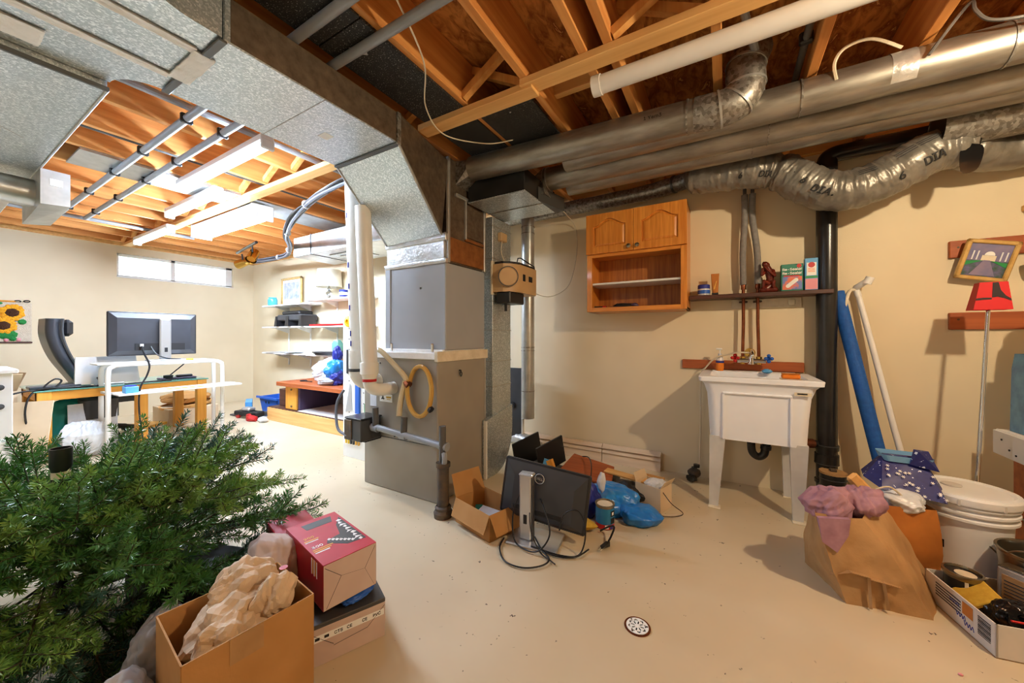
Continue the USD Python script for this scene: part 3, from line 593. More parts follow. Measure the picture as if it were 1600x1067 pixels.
# plenum
p_ = thing('plenum', 'taped sheet-metal plenum standing on top of the furnace', 'duct', (-1.9, 2.1, 1.6))
p_.p('shell', bx(-2.19, -1.625, 1.90, 2.335, 1.605, 2.325, .003), 'galv_shaded', False)  # plenum metal, darkened in colour for the shade on it
p_.p('front_panel', bx(-2.19, -1.63, 1.875, 1.90, 1.61, 1.76, .003), 'foil', False)
for a in ((-2.2, -1.61, 1.866, 1.90, 1.745, 1.80), (-2.21, -1.61, 1.866, 1.90, 1.595, 1.63)): p_.p('tape', bx(*a, .006), 'foil', True)
p_.p('side_panel', bx(-1.626, -1.612, 1.92, 2.33, 1.615, 1.78, .003), 'brown_metal', False)
p_.p('side_panel', bx(-1.626, -1.615, 2.10, 2.32, 1.82, 2.06, .003), 'galv_shaded', False)
for a in ((1.893, 1.915, 1.6, 2.32), (2.085, 2.10, 1.8, 2.1), (2.315, 2.34, 1.6, 2.12)): p_.p('seam', bx(-1.63, -1.606, *a, .004), 'galv_plain', False)
p_.p('seam', bx(-1.63, -1.605, 1.98, 2.33, 2.075, 2.10, .005), 'galv_plain', False)
for z in (1.80, 2.095): p_.p('side_tape', bx(-1.63, -1.6115, 2.09, 2.33, z - .012, z + .012, .004), 'brown_metal', True)
p_.p('takeoff', hull([(-1.625, 1.99, 2.16), (-1.625, 2.14, 2.16), (-1.625, 1.99, 2.325), (-1.625, 2.14, 2.325), *[(-1.52, 2.05 + .078 * math.cos(a), 2.265 + .078 * math.sin(a) * .8) for a in np.linspace(0, 2 * PI, 10)]]), 'galv_dull', 30)
p_.p('takeoff', hull([(-1.625, 2.14, 2.12), (-1.625, 2.28, 2.12), (-1.625, 2.14, 2.2), (-1.625, 2.28, 2.2), *[(-1.5, 2.24 + .06 * math.cos(a), 2.18 + .06 * math.sin(a)) for a in np.linspace(0, 2 * PI, 10)]]), 'galv_plain', 30)
# white vent pipes
t = thing('vent_pipe', 'left white plastic vent pipe standing by the furnace with printed marks', 'pipe', (-2.24, 1.66, .6))
t.p('pipe', rod((-2.31, 1.66, 2.33), (-2.235, 1.66, .95), .05, 18), 'pvc_white', 40)
t.p('coupling', rod((-2.237, 1.66, 1.0), (-2.234, 1.66, .86), .06, 18), 'pvc_white', 40)
t.p('band', rod((-2.235, 1.66, .875), (-2.235, 1.66, .855), .062, 18), 'dark_gray', 40)
t.p('elbow', tube(spline([(-2.234, 1.66, .87), (-2.23, 1.66, .83), (-2.215, 1.685, .79), (-2.20, 1.74, .775), (-2.20, 1.80, .775)], 5), .056, 18), 'pvc_white', 40)
t.p('print', cat(*[bx(-2.30 + .0544 * (2.1 - z) - .004, -2.30 + .0544 * (2.1 - z) + .005, 1.607, 1.6095, z - .018, z + .018) for z in (1.95, 1.6, 1.45, 1.3, 1.12, 1.05)]), 'ink_blue', False)
t = thing('vent_pipe', 'right white plastic vent pipe ending in an elbow with a red label', 'pipe', (-2.06, 1.62, .6))
t.p('pipe', rod((-2.104, 1.60, 1.97), (-2.06, 1.62, .90), .052, 18), 'pvc_white', 40)
t.p('coupling', rod((-2.062, 1.62, .925), (-2.06, 1.62, .85), .06, 18), 'pvc_white', 40)
t.p('reducer', tube([(-2.06, 1.62, .86), (-2.06, 1.62, .825), (-2.06, 1.62, .80)], [.06, .046, .044], 18), 'pvc_white', 40)
t.p('label', rod((-2.06, 1.62, .815), (-2.06, 1.62, .797), .0455, 18), 'red', 40)
t.p('elbow', tube(spline([(-2.06, 1.62, .80), (-2.058, 1.625, .77), (-2.045, 1.65, .745), (-2.03, 1.70, .735), (-2.03, 1.80, .735)], 5), .043, 18), 'pvc_white', 40)
one('support_post', 'slender black post behind the white vent pipes', 'post', rod((-2.30, 2.05, .9), (-2.30, 2.05, 2.34), .022, 12), 'abs_black')
# condensate drain
t = thing('drain_pipe', 'grey drain pipe running level across the furnace front to the standpipe', 'pipe', (-2.2, 1.70, .45))
t.p('run', rod((-2.20, 1.71, .47), (-1.49, 1.70, .43), .021, 12), 'pvc_gray', 40)
t.p('riser', rod((-2.11, 1.71, .465), (-2.115, 1.71, .60), .022, 12), 'pipe_dark', 40)
t.p('riser', rod((-1.835, 1.71, .45), (-1.84, 1.72, .56), .022, 12), 'pipe_dark', 40)
t.p('upright', rod((-1.49, 1.70, .20), (-1.49, 1.70, .55), .022, 12), 'pipe_dark', 40)
for x in (-2.11, -1.835, -1.49): t.p('tee', rod((x - .03, 1.71, .465 - .055 * (x + 2.2)), (x + .03, 1.71, .462 - .055 * (x + 2.2)), .027, 12), 'pvc_gray', 40)
t = thing('standpipe', 'rusty cast-iron standpipe rising from the floor by the furnace corner', 'pipe', (-1.485, 1.70, 0))
t.p('base', lathe([(0, 0), (.055, 0), (.058, .03), (.048, .045), (.05, .06), (.04, .07)], (-1.485, 1.70, 0), 20), 'cast_iron', 35)
t.p('pipe', lathe([(.036, .06), (.036, .30), (.044, .305), (.044, .33), (0, .33)], (-1.485, 1.70, 0), 20), 'cast_iron', 35)
t.p('stub', tube(spline([(-1.47, 1.69, .31), (-1.455, 1.68, .36), (-1.47, 1.69, .39)], 4), .016, 8), 'pvc_gray')
t = thing('condensate_pump', 'small black box pump at the left end of the grey drain pipe', 'pump', (-2.24, 1.70, .36))
t.p('box', bx(-2.32, -2.15, 1.62, 1.79, .37, .52, .006), 'dark_gray', False)
t.p('lid', bx(-2.325, -2.145, 1.615, 1.795, .52, .532, .004), 'abs_black', False)
t.p('cover', bx(-2.322, -2.245, 1.612, 1.622, .375, .515, .003), 'cast_iron', False)
t.p('foot', bx(-2.31, -2.16, 1.66, 1.797, .36, .372), 'black_plastic', False)
t.p('hose', tube(spline([(-2.30, 1.62, .40), (-2.40, 1.62, .43), (-2.455, 1.64, .52), (-2.47, 1.66, .62), (-2.45, 1.7, .70)], 6), .010, 8), 'wire_gray')
t = thing('drain_hose', 'coiled amber plastic hose hanging on the furnace front', 'hose', (-1.8, 1.78, .5))
t.p('feed', tube(spline([(-2.16, 1.76, 1.005), (-2.08, 1.74, .99), (-1.95, 1.74, .90), (-1.87, 1.75, .83), (-1.845, 1.755, .78)], 6), .018, 10), 'hose_clear')
t.p('drop', tube(spline([(-1.86, 1.75, .80), (-1.895, 1.75, .70), (-1.91, 1.745, .62), (-1.90, 1.73, .56)], 6), .020, 10), 'hose_clear')
cl = [(-1.745 + .105 * math.cos(a), 1.765 - .01 * math.sin(a / 2), .735 + .165 * math.sin(a)) for a in np.linspace(.85 * PI, 2.9 * PI, 40)]
t.p('coil', tube(cl, .0155, 10), 'hose_amber')
t.p('tie', tube([(-1.655, 1.765, .63), (-1.64, 1.765, .62)], .022, 8), 'black_plastic')
t.p('wrap', tube([(-1.86, 1.755, .79), (-1.83, 1.755, .77)], .026, 8), 'copper')
# return drop
t = thing('return_drop', 'vertical galvanized return duct with a curved foot right behind the furnace', 'duct', (-1.62, 2.5, 0))
t.p('duct', bx(-1.68, -1.585, 2.40, 2.68, .42, 2.05, .003), 'galv', False)
t.p('boot', prism([(2.30, .005), (2.38, .0)] + [(2.42 + .27 * math.sin(a), .34 - .34 * math.cos(a)) for a in np.linspace(.1, PI / 2, 10)] + [(2.69, .52), (2.30, .45)], 'x', -1.615, -1.575), 'galv', 25)
t.p('boot_front', bx(-1.69, -1.60, 2.37, 2.42, .0, .46, .003), 'galv_plain', False)
for z in (1.98, 1.72, 1.56, 1.38, 1.15, .9, .7): t.p('seam', bx(-1.684, -1.581, 2.396, 2.684, z - .003, z + .003), 'galv_plain', False)
t.p('angle', bx(-1.60, -1.572, 2.295, 2.31, 0, .45, .003), 'ink_white', False)
t = thing('thermostat_box', 'little tan control box with a wire on the return duct above the humidifier', 'control', (-1.57, 2.5, 1.9))
t.p('box', bx(-1.585, -1.545, 2.47, 2.56, 1.87, 1.94, .006), 'humid_tan', False)
t.p('wire', tube(spline([(-1.56, 2.5, 1.87), (-1.56, 2.49, 1.78), (-1.55, 2.54, 1.70), (-1.54, 2.6, 1.68)], 5), .0035, 6), 'wire_white')
# humidifier on the return duct
HP = [(-1.585, 2.40), (-1.49, 2.40), (-1.44, 2.44), (-1.40, 2.52), (-1.40, 2.80), (-1.43, 2.84), (-1.585, 2.84)]
t = thing('humidifier', 'tan furnace humidifier with a round dial and black tray on the return duct', 'humidifier', (-1.49, 2.6, 1.40))
t.p('cover', prism(HP, 'z', 1.45, 1.67), 'humid_tan', 30)
t.p('top', prism([(x, y) for x, y in Polygon(HP).buffer(-.012).exterior.coords], 'z', 1.67, 1.69), 'black_plastic', False)
t.p('back_plate', bx(-1.60, -1.583, 2.39, 2.85, 1.43, 1.70, .003), 'cream_tape', False)
dd = np.array([-.08, -.05, 0]); rr = np.array([.78, .625, 0]); dc = np.array((-1.452, 2.418, 1.565))
t.p('dial', face(lathe([(0, .004), (.066, .004), (.072, .010), (.08, .010), (.082, 0)], n=28), dc + np.array([.004, -.004, 0]), rr, (0, 0, 1)), 'humid_tan', 40)
t.p('dial_ring', face(tube([(.076 * math.cos(a), .076 * math.sin(a), .012) for a in np.linspace(0, 2 * PI, 28, endpoint=False)], .0055, 6, closed=True), dc, rr, (0, 0, 1)), 'pipe_dark', 40)
t.p('switch', bx(-1.401, -1.396, 2.56, 2.60, 1.545, 1.60, .002), 'ink', False)
t.p('window', bx(-1.401, -1.395, 2.66, 2.72, 1.55, 1.595, .002), 'ink', False)
t.p('tray', bx(-1.56, -1.43, 2.41, 2.64, 1.36, 1.45, .008), 'black_plastic', False)
t.p('drain', rod((-1.5, 2.46, 1.30), (-1.5, 2.46, 1.37), .012, 8), 'black_plastic')
t.p('bail', tube([(-1.45, 2.55, 1.69), (-1.44, 2.55, 1.73), (-1.43, 2.58, 1.735), (-1.42, 2.80, 1.70), (-1.42, 2.81, 1.67)], .005, 6), 'black_plastic')
# down pipe near the wall and a panel behind
t = thing('vertical_duct', 'round galvanized down pipe in front of the sink wall, open at its lower end', 'duct', (-1.56, 2.95, .34))
t.p('pipe', tube([(-1.562, 2.95, 2.18), (-1.56, 2.95, .35)], .06, 20), 'galv_plain', 40)
for z in (2.1, 2.04, 1.5, 1.0, .97, .6): t.p('seam', tube([(-1.561, 2.95, z - .004), (-1.561, 2.95, z + .004)], .063, 20), 'galv_dull', 40)
t.p('inside', lathe([(0, 0), (.058, 0)], (-1.56, 2.95, .349), 18), 'black_plastic', False)
t = thing('filter_panel', 'dark grey metal panel with a white edge behind the down pipe', 'panel', (-1.78, 2.9, 0))
t.p('panel', bx(-1.80, -1.64, 2.98, 3.0, .1, .80), 'dark_gray', False)
t.p('edge', bx(-1.642, -1.625, 2.97, 3.0, .1, .80, .003), 'white_paint', False)
t.p('knob', face(lathe([(.03, 0), (.03, .012), (0, .016)], n=16), (-1.74, 2.98, .45), *FX), 'ink', False)
t = thing('dryer_elbow', 'short crinkled metal pipe lying at the wall behind the fallen monitor', 'pipe', (-1.6, 3.0, .1))
dp = spline([(-1.78, 3.05, .12), (-1.6, 2.98, .13), (-1.42, 2.9, .10)], 10)
t.p('pipe', tube(dp, .06 * (1 + .06 * np.sin(np.arange(len(dp)) * 2.4)), 16), 'galv_plain', 40)

# ================================================ lamps
def tube_lamp(name, label, x0, x1, y, z, mtl='tube_lit', wide=.075, h=.05, group=None):
    t = thing(name, label, 'light', ((x0 + x1) / 2, y, z), group=group)
    t.p('housing', bx(x0 - .02, x1 + .02, y - wide / 2, y + wide / 2, z + .012, z + .012 + h, .008), 'white_plastic', False)
    t.p('diffuser', tube([(x0, y, z), (x1, y, z)], .026, 12), mtl, 40)
    for x in (x0 - .012, x1 + .012): t.p('end_cap', bx(x - .012, x + .012, y - wide / 2, y + wide / 2, z - .03, z + .03, .006), 'white_plastic', False)
    return t
tube_lamp('tube_light', 'lit tube light nearest the trunk duct on the office ceiling', -3.70, -2.42, 1.155, 2.27)
tube_lamp('tube_light', 'lit tube light second from the trunk duct, behind the nearest one', -4.62, -3.60, 1.35, 2.27)
tube_lamp('tube_light', 'lit short tube light furthest away near the window wall', -6.15, -5.13, 1.50, 2.24)
t = thing('wrap_light', 'lit boxy fluorescent fixture with a wide body below the ceiling strap', 'light', (-4.4, 1.72, 2.2))
t.p('body', bx(-5.06, -3.74, 1.66, 1.84, 2.245, 2.33, .012), 'white_plastic', False)
for y in (1.70, 1.80): t.p('tube', rod((-5.04, y, 2.225), (-3.76, y, 2.225), .02, 12), 'tube_lit', 40)
for x in (-5.06, -3.74): t.p('end_plate', bx(x - .012, x + .012, 1.655, 1.845, 2.19, 2.335, .006), 'white_plastic', False)
t.p('rope', tube(spline([(-3.74, 1.70, 2.27), (-3.71, 1.69, 2.24), (-3.73, 1.68, 2.20)], 4), .008, 6), 'white_plastic')
t = thing('tube_light', 'unlit white tube fixture under the joists at top right', 'light', (0, 1.67, 2.26))
t.p('diffuser', tube([(-.50, 1.67, 2.275), (1.3, 1.67, 2.275)], .040, 18), 'white_plastic', 40)
t.p('end_cap', tube([(-.535, 1.67, 2.275), (-.495, 1.67, 2.275)], .045, 18), 'white_plastic', 40)
# lamps outside the frame: a bare warm bulb by the table and an added fill tube behind the camera
t = thing('bare_bulb', 'bare warm bulb hanging in a ceiling socket right of the picture', 'light', (1.25, 1.35, 2.1))
t.p('bulb', trimesh.creation.icosphere(2, .034).apply_translation((1.25, 1.35, 2.13)), 'bulb_lit')
t.p('socket', lathe([(.022, .03), (.022, .07), (.05, .08), (.05, .22)], (1.25, 1.35, 2.13), 14), 'white_plastic')
tube_lamp('tube_light', 'lit tube light added for fill, out of view behind the viewer on the left', -3.2, -1.95, -1.0, 2.27, 'tube_near')  # unseen lamp added to brighten the left front
t = thing('track_light', 'short black track with two brass spotlights on the office ceiling', 'light', (-5.8, 2.5, 2.2))
t.p('track', rod((-6.05, 2.50, 2.30), (-5.15, 2.34, 2.30), .018, 8), 'abs_black')
for x, y, dx, dz in ((-6.15, 2.62, -.18, -.05), (-5.45, 2.44, .05, -.10)):
    t.p('stem', rod((x + .08, y - .05, 2.30), (x + .05, y - .03, 2.22), .01, 8), 'black_plastic')
    q = np.array((x, y, 2.19)); d = np.array((dx, -.06, dz)); d = d / np.linalg.norm(d)
    s = t.p('shade', tube([q - d * .09, q - d * .07, q + d * .10], [.03, .055, .065], 16, caps=False), 'brass', 40)
    s.p('reflector', tube([q + d * .02, q + d * .085], [.01, .05], 14), 'brass', 40)

# ================================================ the sink wall
cab = thing('wall_cabinet', 'oak wall cabinet with two arched doors over open shelves', 'cabinet', (-.607, 3.05, 1.30))
cx0, cx1, cy0 = -.982, -.235, 2.90
for x in (cx0, cx1 - .018): cab.p('side', bx(x, x + .018, cy0 + .02, 3.198, 1.30, 2.09, .002), 'oak_z', False)
cab.p('bottom', bx(cx0, cx1, cy0 + .02, 3.198, 1.30, 1.318), 'oak_x', False)
cab.p('top', bx(cx0, cx1, cy0 + .02, 3.198, 2.072, 2.09), 'oak_x', False)
cab.p('divider', bx(cx0 + .018, cx1 - .018, cy0 + .02, 3.19, 1.765, 1.783), 'oak_x', False)
cab.p('back', bx(cx0 + .018, cx1 - .018, 3.186, 3.196, 1.318, 2.072), 'oak_dark', False)
for x in (cx0, cx1 - .042): cab.p('stile', bx(x, x + .042, cy0 + .002, cy0 + .021, 1.30, 1.765, .002), 'oak_z', False)
cab.p('rail', bx(cx0 + .042, cx1 - .042, cy0 + .002, cy0 + .021, 1.30, 1.335, .002), 'oak_x', False)
cab.p('rail', bx(cx0 + .042, cx1 - .042, cy0 + .004, cy0 + .021, 1.742, 1.77, .002), 'oak_x', False)
cab.p('shelf', bx(cx0 + .019, cx1 - .019, cy0 + .022, 3.185, 1.520, 1.536, .002), 'melamine', False, label='white shelf board')
def arch(x0, x1, z0, z1, a):
    m = (x0 + x1) / 2; hw = (x1 - x0) / 2; P = [(x0, z0), (x1, z0), (x1, z1 - a)]
    for u in np.linspace(.95, -.95, 15): P.append((m + hw * u, z1 - a + a * .5 * (1 + math.cos(PI * u))))
    return Polygon(P + [(x0, z1 - a)])
for k, (x0, x1) in enumerate(((cx0, -.6085), (-.6055, cx1))):
    op = arch(x0 + .058, x1 - .058, 1.768 + .055, 2.088 - .045, .055)
    d = cab.p('door', prism(sbox(x0, 1.768, x1, 2.088).difference(op), 'y', cy0 - .018, cy0 + .002), 'oak_z', 20)
    d.p('panel', cat(prism(op.buffer(.004), 'y', cy0 - .006, cy0 + .001), ), 'oak_z', 20)
    d.p('raised_field', loft([np.array([(x, cy0 - .006, z) for x, z in op.buffer(-.006).exterior.coords[:-1]]), np.array([(x, cy0 - .016, z) for x, z in xy]) if False else np.array([((x - (x0 + x1) / 2) * .86 + (x0 + x1) / 2, cy0 - .0155, (z - 1.92) * .84 + 1.92) for x, z in op.buffer(-.006).exterior.coords[:-1]])], False, True), 'oak_z', 20)
    kx = x1 - .03 if k == 0 else x0 + .03
    d.p('knob', face(lathe([(.006, 0), (.006, .014), (.016, .018), (.016, .024), (0, .028)], n=16), (kx, cy0 - .018, 1.80), *FX), 'steel_can', 40)
cab.p('corner_board', bx(cx1 - .055, cx1, cy0 - .02, cy0 - .017, 1.768, 2.088), 'oak_z', False)
# odds and ends on the cabinet floor
r_ = random.Random(4)
t = thing('screwdriver', 'black and red screwdriver handle on the cabinet floor, leftmost tool', 'tool', (-.9, 2.98, 1.318))
t.p('handle', rod((-.94, 2.97, 1.335), (-.84, 2.99, 1.335), .016, 10), 'black_plastic'); t.p('grip', rod((-.875, 2.983, 1.335), (-.845, 2.989, 1.335), .017, 10), 'red'); t.p('blade', rod((-.84, 2.99, 1.333), (-.75, 3.0, 1.326), .004, 6), 'chrome')
t = thing('hand_pliers', 'dark pliers lying in the middle of the cabinet floor', 'tool', (-.75, 3.0, 1.318))
t.p('jaw', hull([(-.69, 2.99, 1.32), (-.69, 3.01, 1.32), (-.62, 3.0, 1.32), (-.69, 2.99, 1.34), (-.69, 3.01, 1.34), (-.62, 3.0, 1.335)]), 'steel_can', False)
t.p('handle', tube([(-.69, 2.99, 1.33), (-.74, 2.975, 1.335), (-.81, 2.98, 1.335)], .010, 8), 'dark_gray'); t.p('handle', tube([(-.69, 3.01, 1.33), (-.74, 3.03, 1.335), (-.81, 3.03, 1.335)], .010, 8), 'dark_gray')
t = thing('tool_pouch', 'crumpled black tool pouch behind the pliers in the cabinet', 'pouch', (-.68, 3.07, 1.318))
t.p('pouch', blob((-.72, 3.07, 1.34), (.2, .1, .07), 5, .3, 6, 3, base=1.319), 'black_plastic', True); t.p('flap', blob((-.63, 3.05, 1.352), (.06, .05, .04), 8, .4, 6, 2, base=1.33), 'purple', True)
one('glue_bottle', 'small greenish glue tube right of the pliers in the cabinet', 'tube', cat(rod((-.57, 2.98, 1.328), (-.50, 2.99, 1.328), .009, 8)), 'glass_green')
one('soap_box', 'small cream box on the cabinet floor at its right', 'box', bx(-.47, -.42, 2.99, 3.03, 1.3185, 1.34, .006), 'cream_tape')
one('sink_stopper', 'tiny white stopper at the right end of the cabinet floor', 'stopper', lathe([(.012, 0), (.012, .012), (0, .016)], (-.35, 2.98, 1.3185), 10), 'white_plastic')
# bar shelf, plumbing
one('bar_shelf', 'narrow dark wooden shelf between the oak cabinet and the black stack', 'shelf', bx(-.232, .60, 3.02, 3.197, 1.376, 1.404, .003), 'dark_wood', False)
t = thing('mounting_board', 'cream painted board under the dark shelf with pipe clamps', 'board', (.3, 3.19, 1.31))
t.p('board', bx(.045, .46, 3.18, 3.199, 1.305, 1.372, .002), 'cream_tape', False); t.p('outlet', bx(.385, .425, 3.172, 3.181, 1.32, 1.36, .004), 'outlet', False)
for k, (xa, xb, xc, nm) in enumerate(((.125, .118, .113, 'left'), (.172, .205, .212, 'right'))):
    t = thing('water_pipe', f'{nm} copper water pipe with grey foam sleeve dropping to the faucet', 'pipe', (xb, 3.13, .94))
    t.p('foam_sleeve', tube(spline([(xa, 3.11, 2.12), (xa, 3.115, 1.95), (xb - .004, 3.125, 1.7), (xb, 3.13, 1.475)], 6), .021, 12), 'foam_gray', 40)
    t.p('upper_pipe', rod((xa, 3.11, 2.10), (xa, 3.11, 2.345), .012, 10), 'pipe_dark', 40)
    t.p('coupling', rod((xb, 3.13, 1.48), (xb, 3.13, 1.44), .016, 12), 'copper', 40)
    t.p('pipe', tube([(xb, 3.13, 1.48), (xb, 3.13, 1.2), (xc, 3.13, .945)], .0105, 10), 'copper', 40)
    t.p('clamp', bx(xb - .026, xb + .026, 3.135, 3.185, 1.345, 1.357, .003), 'cast_iron', False)
t = thing('drain_stack', 'thick black plastic drain stack standing against the sink wall', 'pipe', (.578, 3.1, 0))
t.p('stack', rod((.578, 3.1, 0.), (.578, 3.1, 2.25), .055, 22), 'abs_black', 40)
for z0, z1 in ((.27, .33), (.36, .385), (.14, .16), (1.98, 2.05)): t.p('hub', rod((.578, 3.1, z0), (.578, 3.1, z1), .063, 22), 'abs_black', 40)
for z in (.268, .388): t.p('rim', rod((.578, 3.1, z - .003), (.578, 3.1, z + .003), .064, 22), 'dark_gray', 40)
t.p('cleanout', tube([(.578, 3.1, .10), (.59, 3.0, .14), (.59, 3.0, .235)], [.055, .066, .066], 22), 'abs_black', 40)
t.p('cleanout_rim', rod((.59, 3.0, .20), (.59, 3.0, .206), .069, 22), 'dark_gray', 40)
cap = t.p('cleanout_cap', rod((.59, 3.0, .235), (.59, 3.0, .248), .069, 22), 'kraft', 40, label='dusty tan cap'); cap.p('nut', bx(.573, .607, 2.983, 3.017, .248, .265, .003), 'cast_iron', False)
t.p('top_bend', tube(spline([(.578, 3.1, 2.20), (.58, 3.1, 2.26), (.62, 3.1, 2.285), (.70, 3.1, 2.29), (1.0, 3.1, 2.295), (2.6, 3.1, 2.298)], 6), .05, 18), 'abs_black', 40)
# laundry tub
tub = thing('laundry_tub', 'white plastic laundry tub on four tapering steel legs', 'sink', (.17, 2.91, 0))
o = []
for x0, x1, y0, y1, r, z in ((-.085, .425, 2.70, 3.13, .06, .44), (-.092, .432, 2.692, 3.135, .055, .60), (-.10, .442, 2.685, 3.14, .05, .73), (-.118, .462, 2.672, 3.148, .045, .79), (-.132, .478, 2.662, 3.158, .035, .808), (-.145, .490, 2.652, 3.17, .02, .812), (-.148, .493, 2.650, 3.172, .02, .838), (-.145, .490, 2.653, 3.169, .02, .842), (-.085, .430, 2.70, 3.055, .05, .842), (-.08, .425, 2.705, 3.05, .05, .82), (-.05, .395, 2.74, 3.03, .07, .48)):
    o.append(rrect(x0, x1, y0, y1, r, z))
tub.p('basin', loft(o), 'tub_white', 28)
tub.p('recess_edge', cat(*[hull([(a[0], 2.684 - .012 * (a[1] > .6), a[1]), (a[0] + .012, 2.684 - .012 * (a[1] > .6), a[1]), (b[0], 2.684 - .012 * (b[1] > .6), b[1]), (b[0] + .012, 2.684 - .012 * (b[1] > .6), b[1]), (a[0], 2.705, a[1]), (a[0] + .012, 2.705, a[1]), (b[0], 2.705, b[1]), (b[0] + .012, 2.705, b[1])]) for a, b in (((-.012, .445), (-.012, .735)), ((.335, .445), (.335, .735)))], bx(-.012, .347, 2.672, 2.70, .735, .747, .003)), 'tub_white', False)
tub.p('faucet_deck', bx(-.08, .42, 3.06, 3.16, .842, .848, .002), 'tub_white', False)
tub.p('soap_tray', hull([(.29, 2.72, .843), (.40, 2.72, .843), (.29, 2.78, .843), (.40, 2.78, .843), (.295, 2.725, .836), (.395, 2.725, .836)]), 'cream_tape', False)
tub.p('label', cat(bx(.352, .432, 2.6645, 2.667, .752, .772)), 'cream_tape', False)
tub.p('label_print', bx(.366, .412, 2.663, 2.6655, .761, .768), 'ink', False)
for (xa, xb, ya, fx, fy) in ((-.085, .005, 2.70, -.062, 2.685), (.335, .425, 2.70, .375, 2.70), (-.085, .005, 3.13, -.06, 3.10), (.335, .425, 3.13, .375, 3.10)):
    s = 1 if ya < 3 else -1
    P = [(xa, ya, .455), (xb, ya, .455), (xa, ya + s * .04, .455), (xb, ya + s * .04, .455), (fx - .026, fy, .006), (fx + .026, fy, .006), (fx - .026, fy + s * .02, .006), (fx + .026, fy + s * .02, .006)]
    lg = tub.p('leg', hull(P), 'steel_leg', False); lg.p('foot', bx(fx - .03, fx + .04, fy - .03, fy + .03, 0, .008, .002), 'cream_tape', False)
trp = tub.p('trap', tube(spline([(.155, 2.93, .45), (.155, 2.93, .36), (.165, 2.93, .315), (.195, 2.93, .295), (.225, 2.93, .315), (.235, 2.93, .36), (.25, 2.94, .40), (.30, 2.96, .41), (.42, 3.02, .40), (.53, 3.09, .39)], 6), .024, 14), 'abs_black', 40)
trp.p('nut', tube([(.155, 2.93, .40), (.155, 2.93, .44)], .032, 12), 'black_plastic'); trp.p('nut', tube([(.235, 2.93, .35), (.237, 2.93, .375)], .031, 12), 'black_plastic')
trp.p('clamp', tube([(.44, 3.03, .398), (.50, 3.07, .393)], .031, 12), 'copper')
one('splash_board', 'reddish wooden backboard on the wall behind the laundry tub', 'board', bx(-.292, .475, 3.178, 3.199, .848, .918, .004), 'red_wood', False)
t = thing('faucet', 'brass and chrome two-handle faucet on the back of the laundry tub', 'faucet', (.16, 3.1, .848))
t.p('body', tube([(.08, 3.11, .925), (.25, 3.11, .925)], .017, 12), 'chrome', 40)
for x in (.113, .212): t.p('shank', rod((x, 3.12, .90), (x, 3.12, .955), .019, 12), 'brass', 40)
t.p('flange', face(lathe([(.034, 0), (.034, .006), (0, .008)], n=18), (.16, 3.177, .98), *FX), 'brass', 40); t.p('base', tube([(.165, 3.11, .90), (.165, 3.11, .955)], [.026, .018], 12), 'chrome', 40)
t.p('spout', tube(spline([(.165, 3.11, .93), (.165, 3.09, .975), (.165, 3.04, 1.0), (.165, 2.99, .98), (.165, 2.98, .95)], 5), .011, 10), 'chrome', 40)
for x, m in ((.065, 'red'), (.265, 'blue')):
    t.p('handle', cat(tube([(x, 3.10, .93), (x, 3.08, .95)], .012, 10), *[trimesh.creation.icosphere(2, .012).apply_translation((x + .017 * math.cos(a), 3.07, .945 + .02 * math.sin(a))) for a in np.linspace(0, 2 * PI, 5)[:-1]]), m, 40)
t.p('drain_tube', tube(spline([(.15, 3.04, .985), (.08, 3.03, .985), (.02, 3.05, .97), (-.06, 3.05, .94), (-.12, 3.08, .87), (-.155, 3.12, .8), (-.16, 3.16, .5), (-.165, 3.17, .2), (-.17, 3.16, .1)], 6), .006, 8), 'wire_white')
t = thing('soap_bottle', 'pump bottle of orange soap on the back left of the laundry tub', 'bottle', (-.03, 3.08, .848))
t.p('bottle', lathe([(0, 0), (.022, 0), (.026, .02), (.025, .075), (.012, .10)], (-.03, 3.08, .848), 18), 'orange', 40)
t.p('neck', lathe([(.0255, .075), (.02, .095), (.012, .108), (.012, .125), (0, .125)], (-.03, 3.08, .848), 16), 'bag_white', 40)
t.p('collar', lathe([(.0265, .058), (.0265, .074)], (-.03, 3.08, .848), 16), 'ink_blue', 40)
t.p('pump', cat(rod((-.03, 3.08, .97), (-.03, 3.08, 1.0), .005, 8), bx(-.055, -.015, 3.07, 3.09, 1.0, 1.014, .004)), 'white_plastic')
t = thing('sponge', 'orange sponge in a tray at the right end of the laundry tub', 'sponge', (.35, 2.75, .85))
t.p('foam', bx(.30, .39, 2.725, 2.775, .844, .870, .006), 'orange', False); t.p('scourer', bx(.30, .39, 2.725, 2.775, .870, .876, .002), 'kraft_orange', False)
one('dish_scrubber', 'small blue and white scrubber by the faucet', 'scrubber', blob((.25, 3.02, .862), (.06, .04, .03), 3, .2, 5, 3, base=.8445), 'sky_blue', True)
t = thing('floor_valve', 'rusty black pipe valve coming out of the floor by the tub', 'valve', (-.2, 3.1, 0))
t.p('pipe', rod((-.2, 3.1, 0), (-.2, 3.1, .10), .02, 12), 'cast_iron'); t.p('body', blob((-.2, 3.09, .06), (.09, .09, .07), 2, .2, 4, 3, base=0), 'cast_iron', True); t.p('handle', blob((-.215, 3.03, .035), (.07, .05, .05), 6, .4, 5, 3, base=0), 'black_gloss', True); t.p('cap', lathe([(.022, 0), (.022, .02), (0, .022)], (-.185, 3.11, .10), 12), 'abs_black')
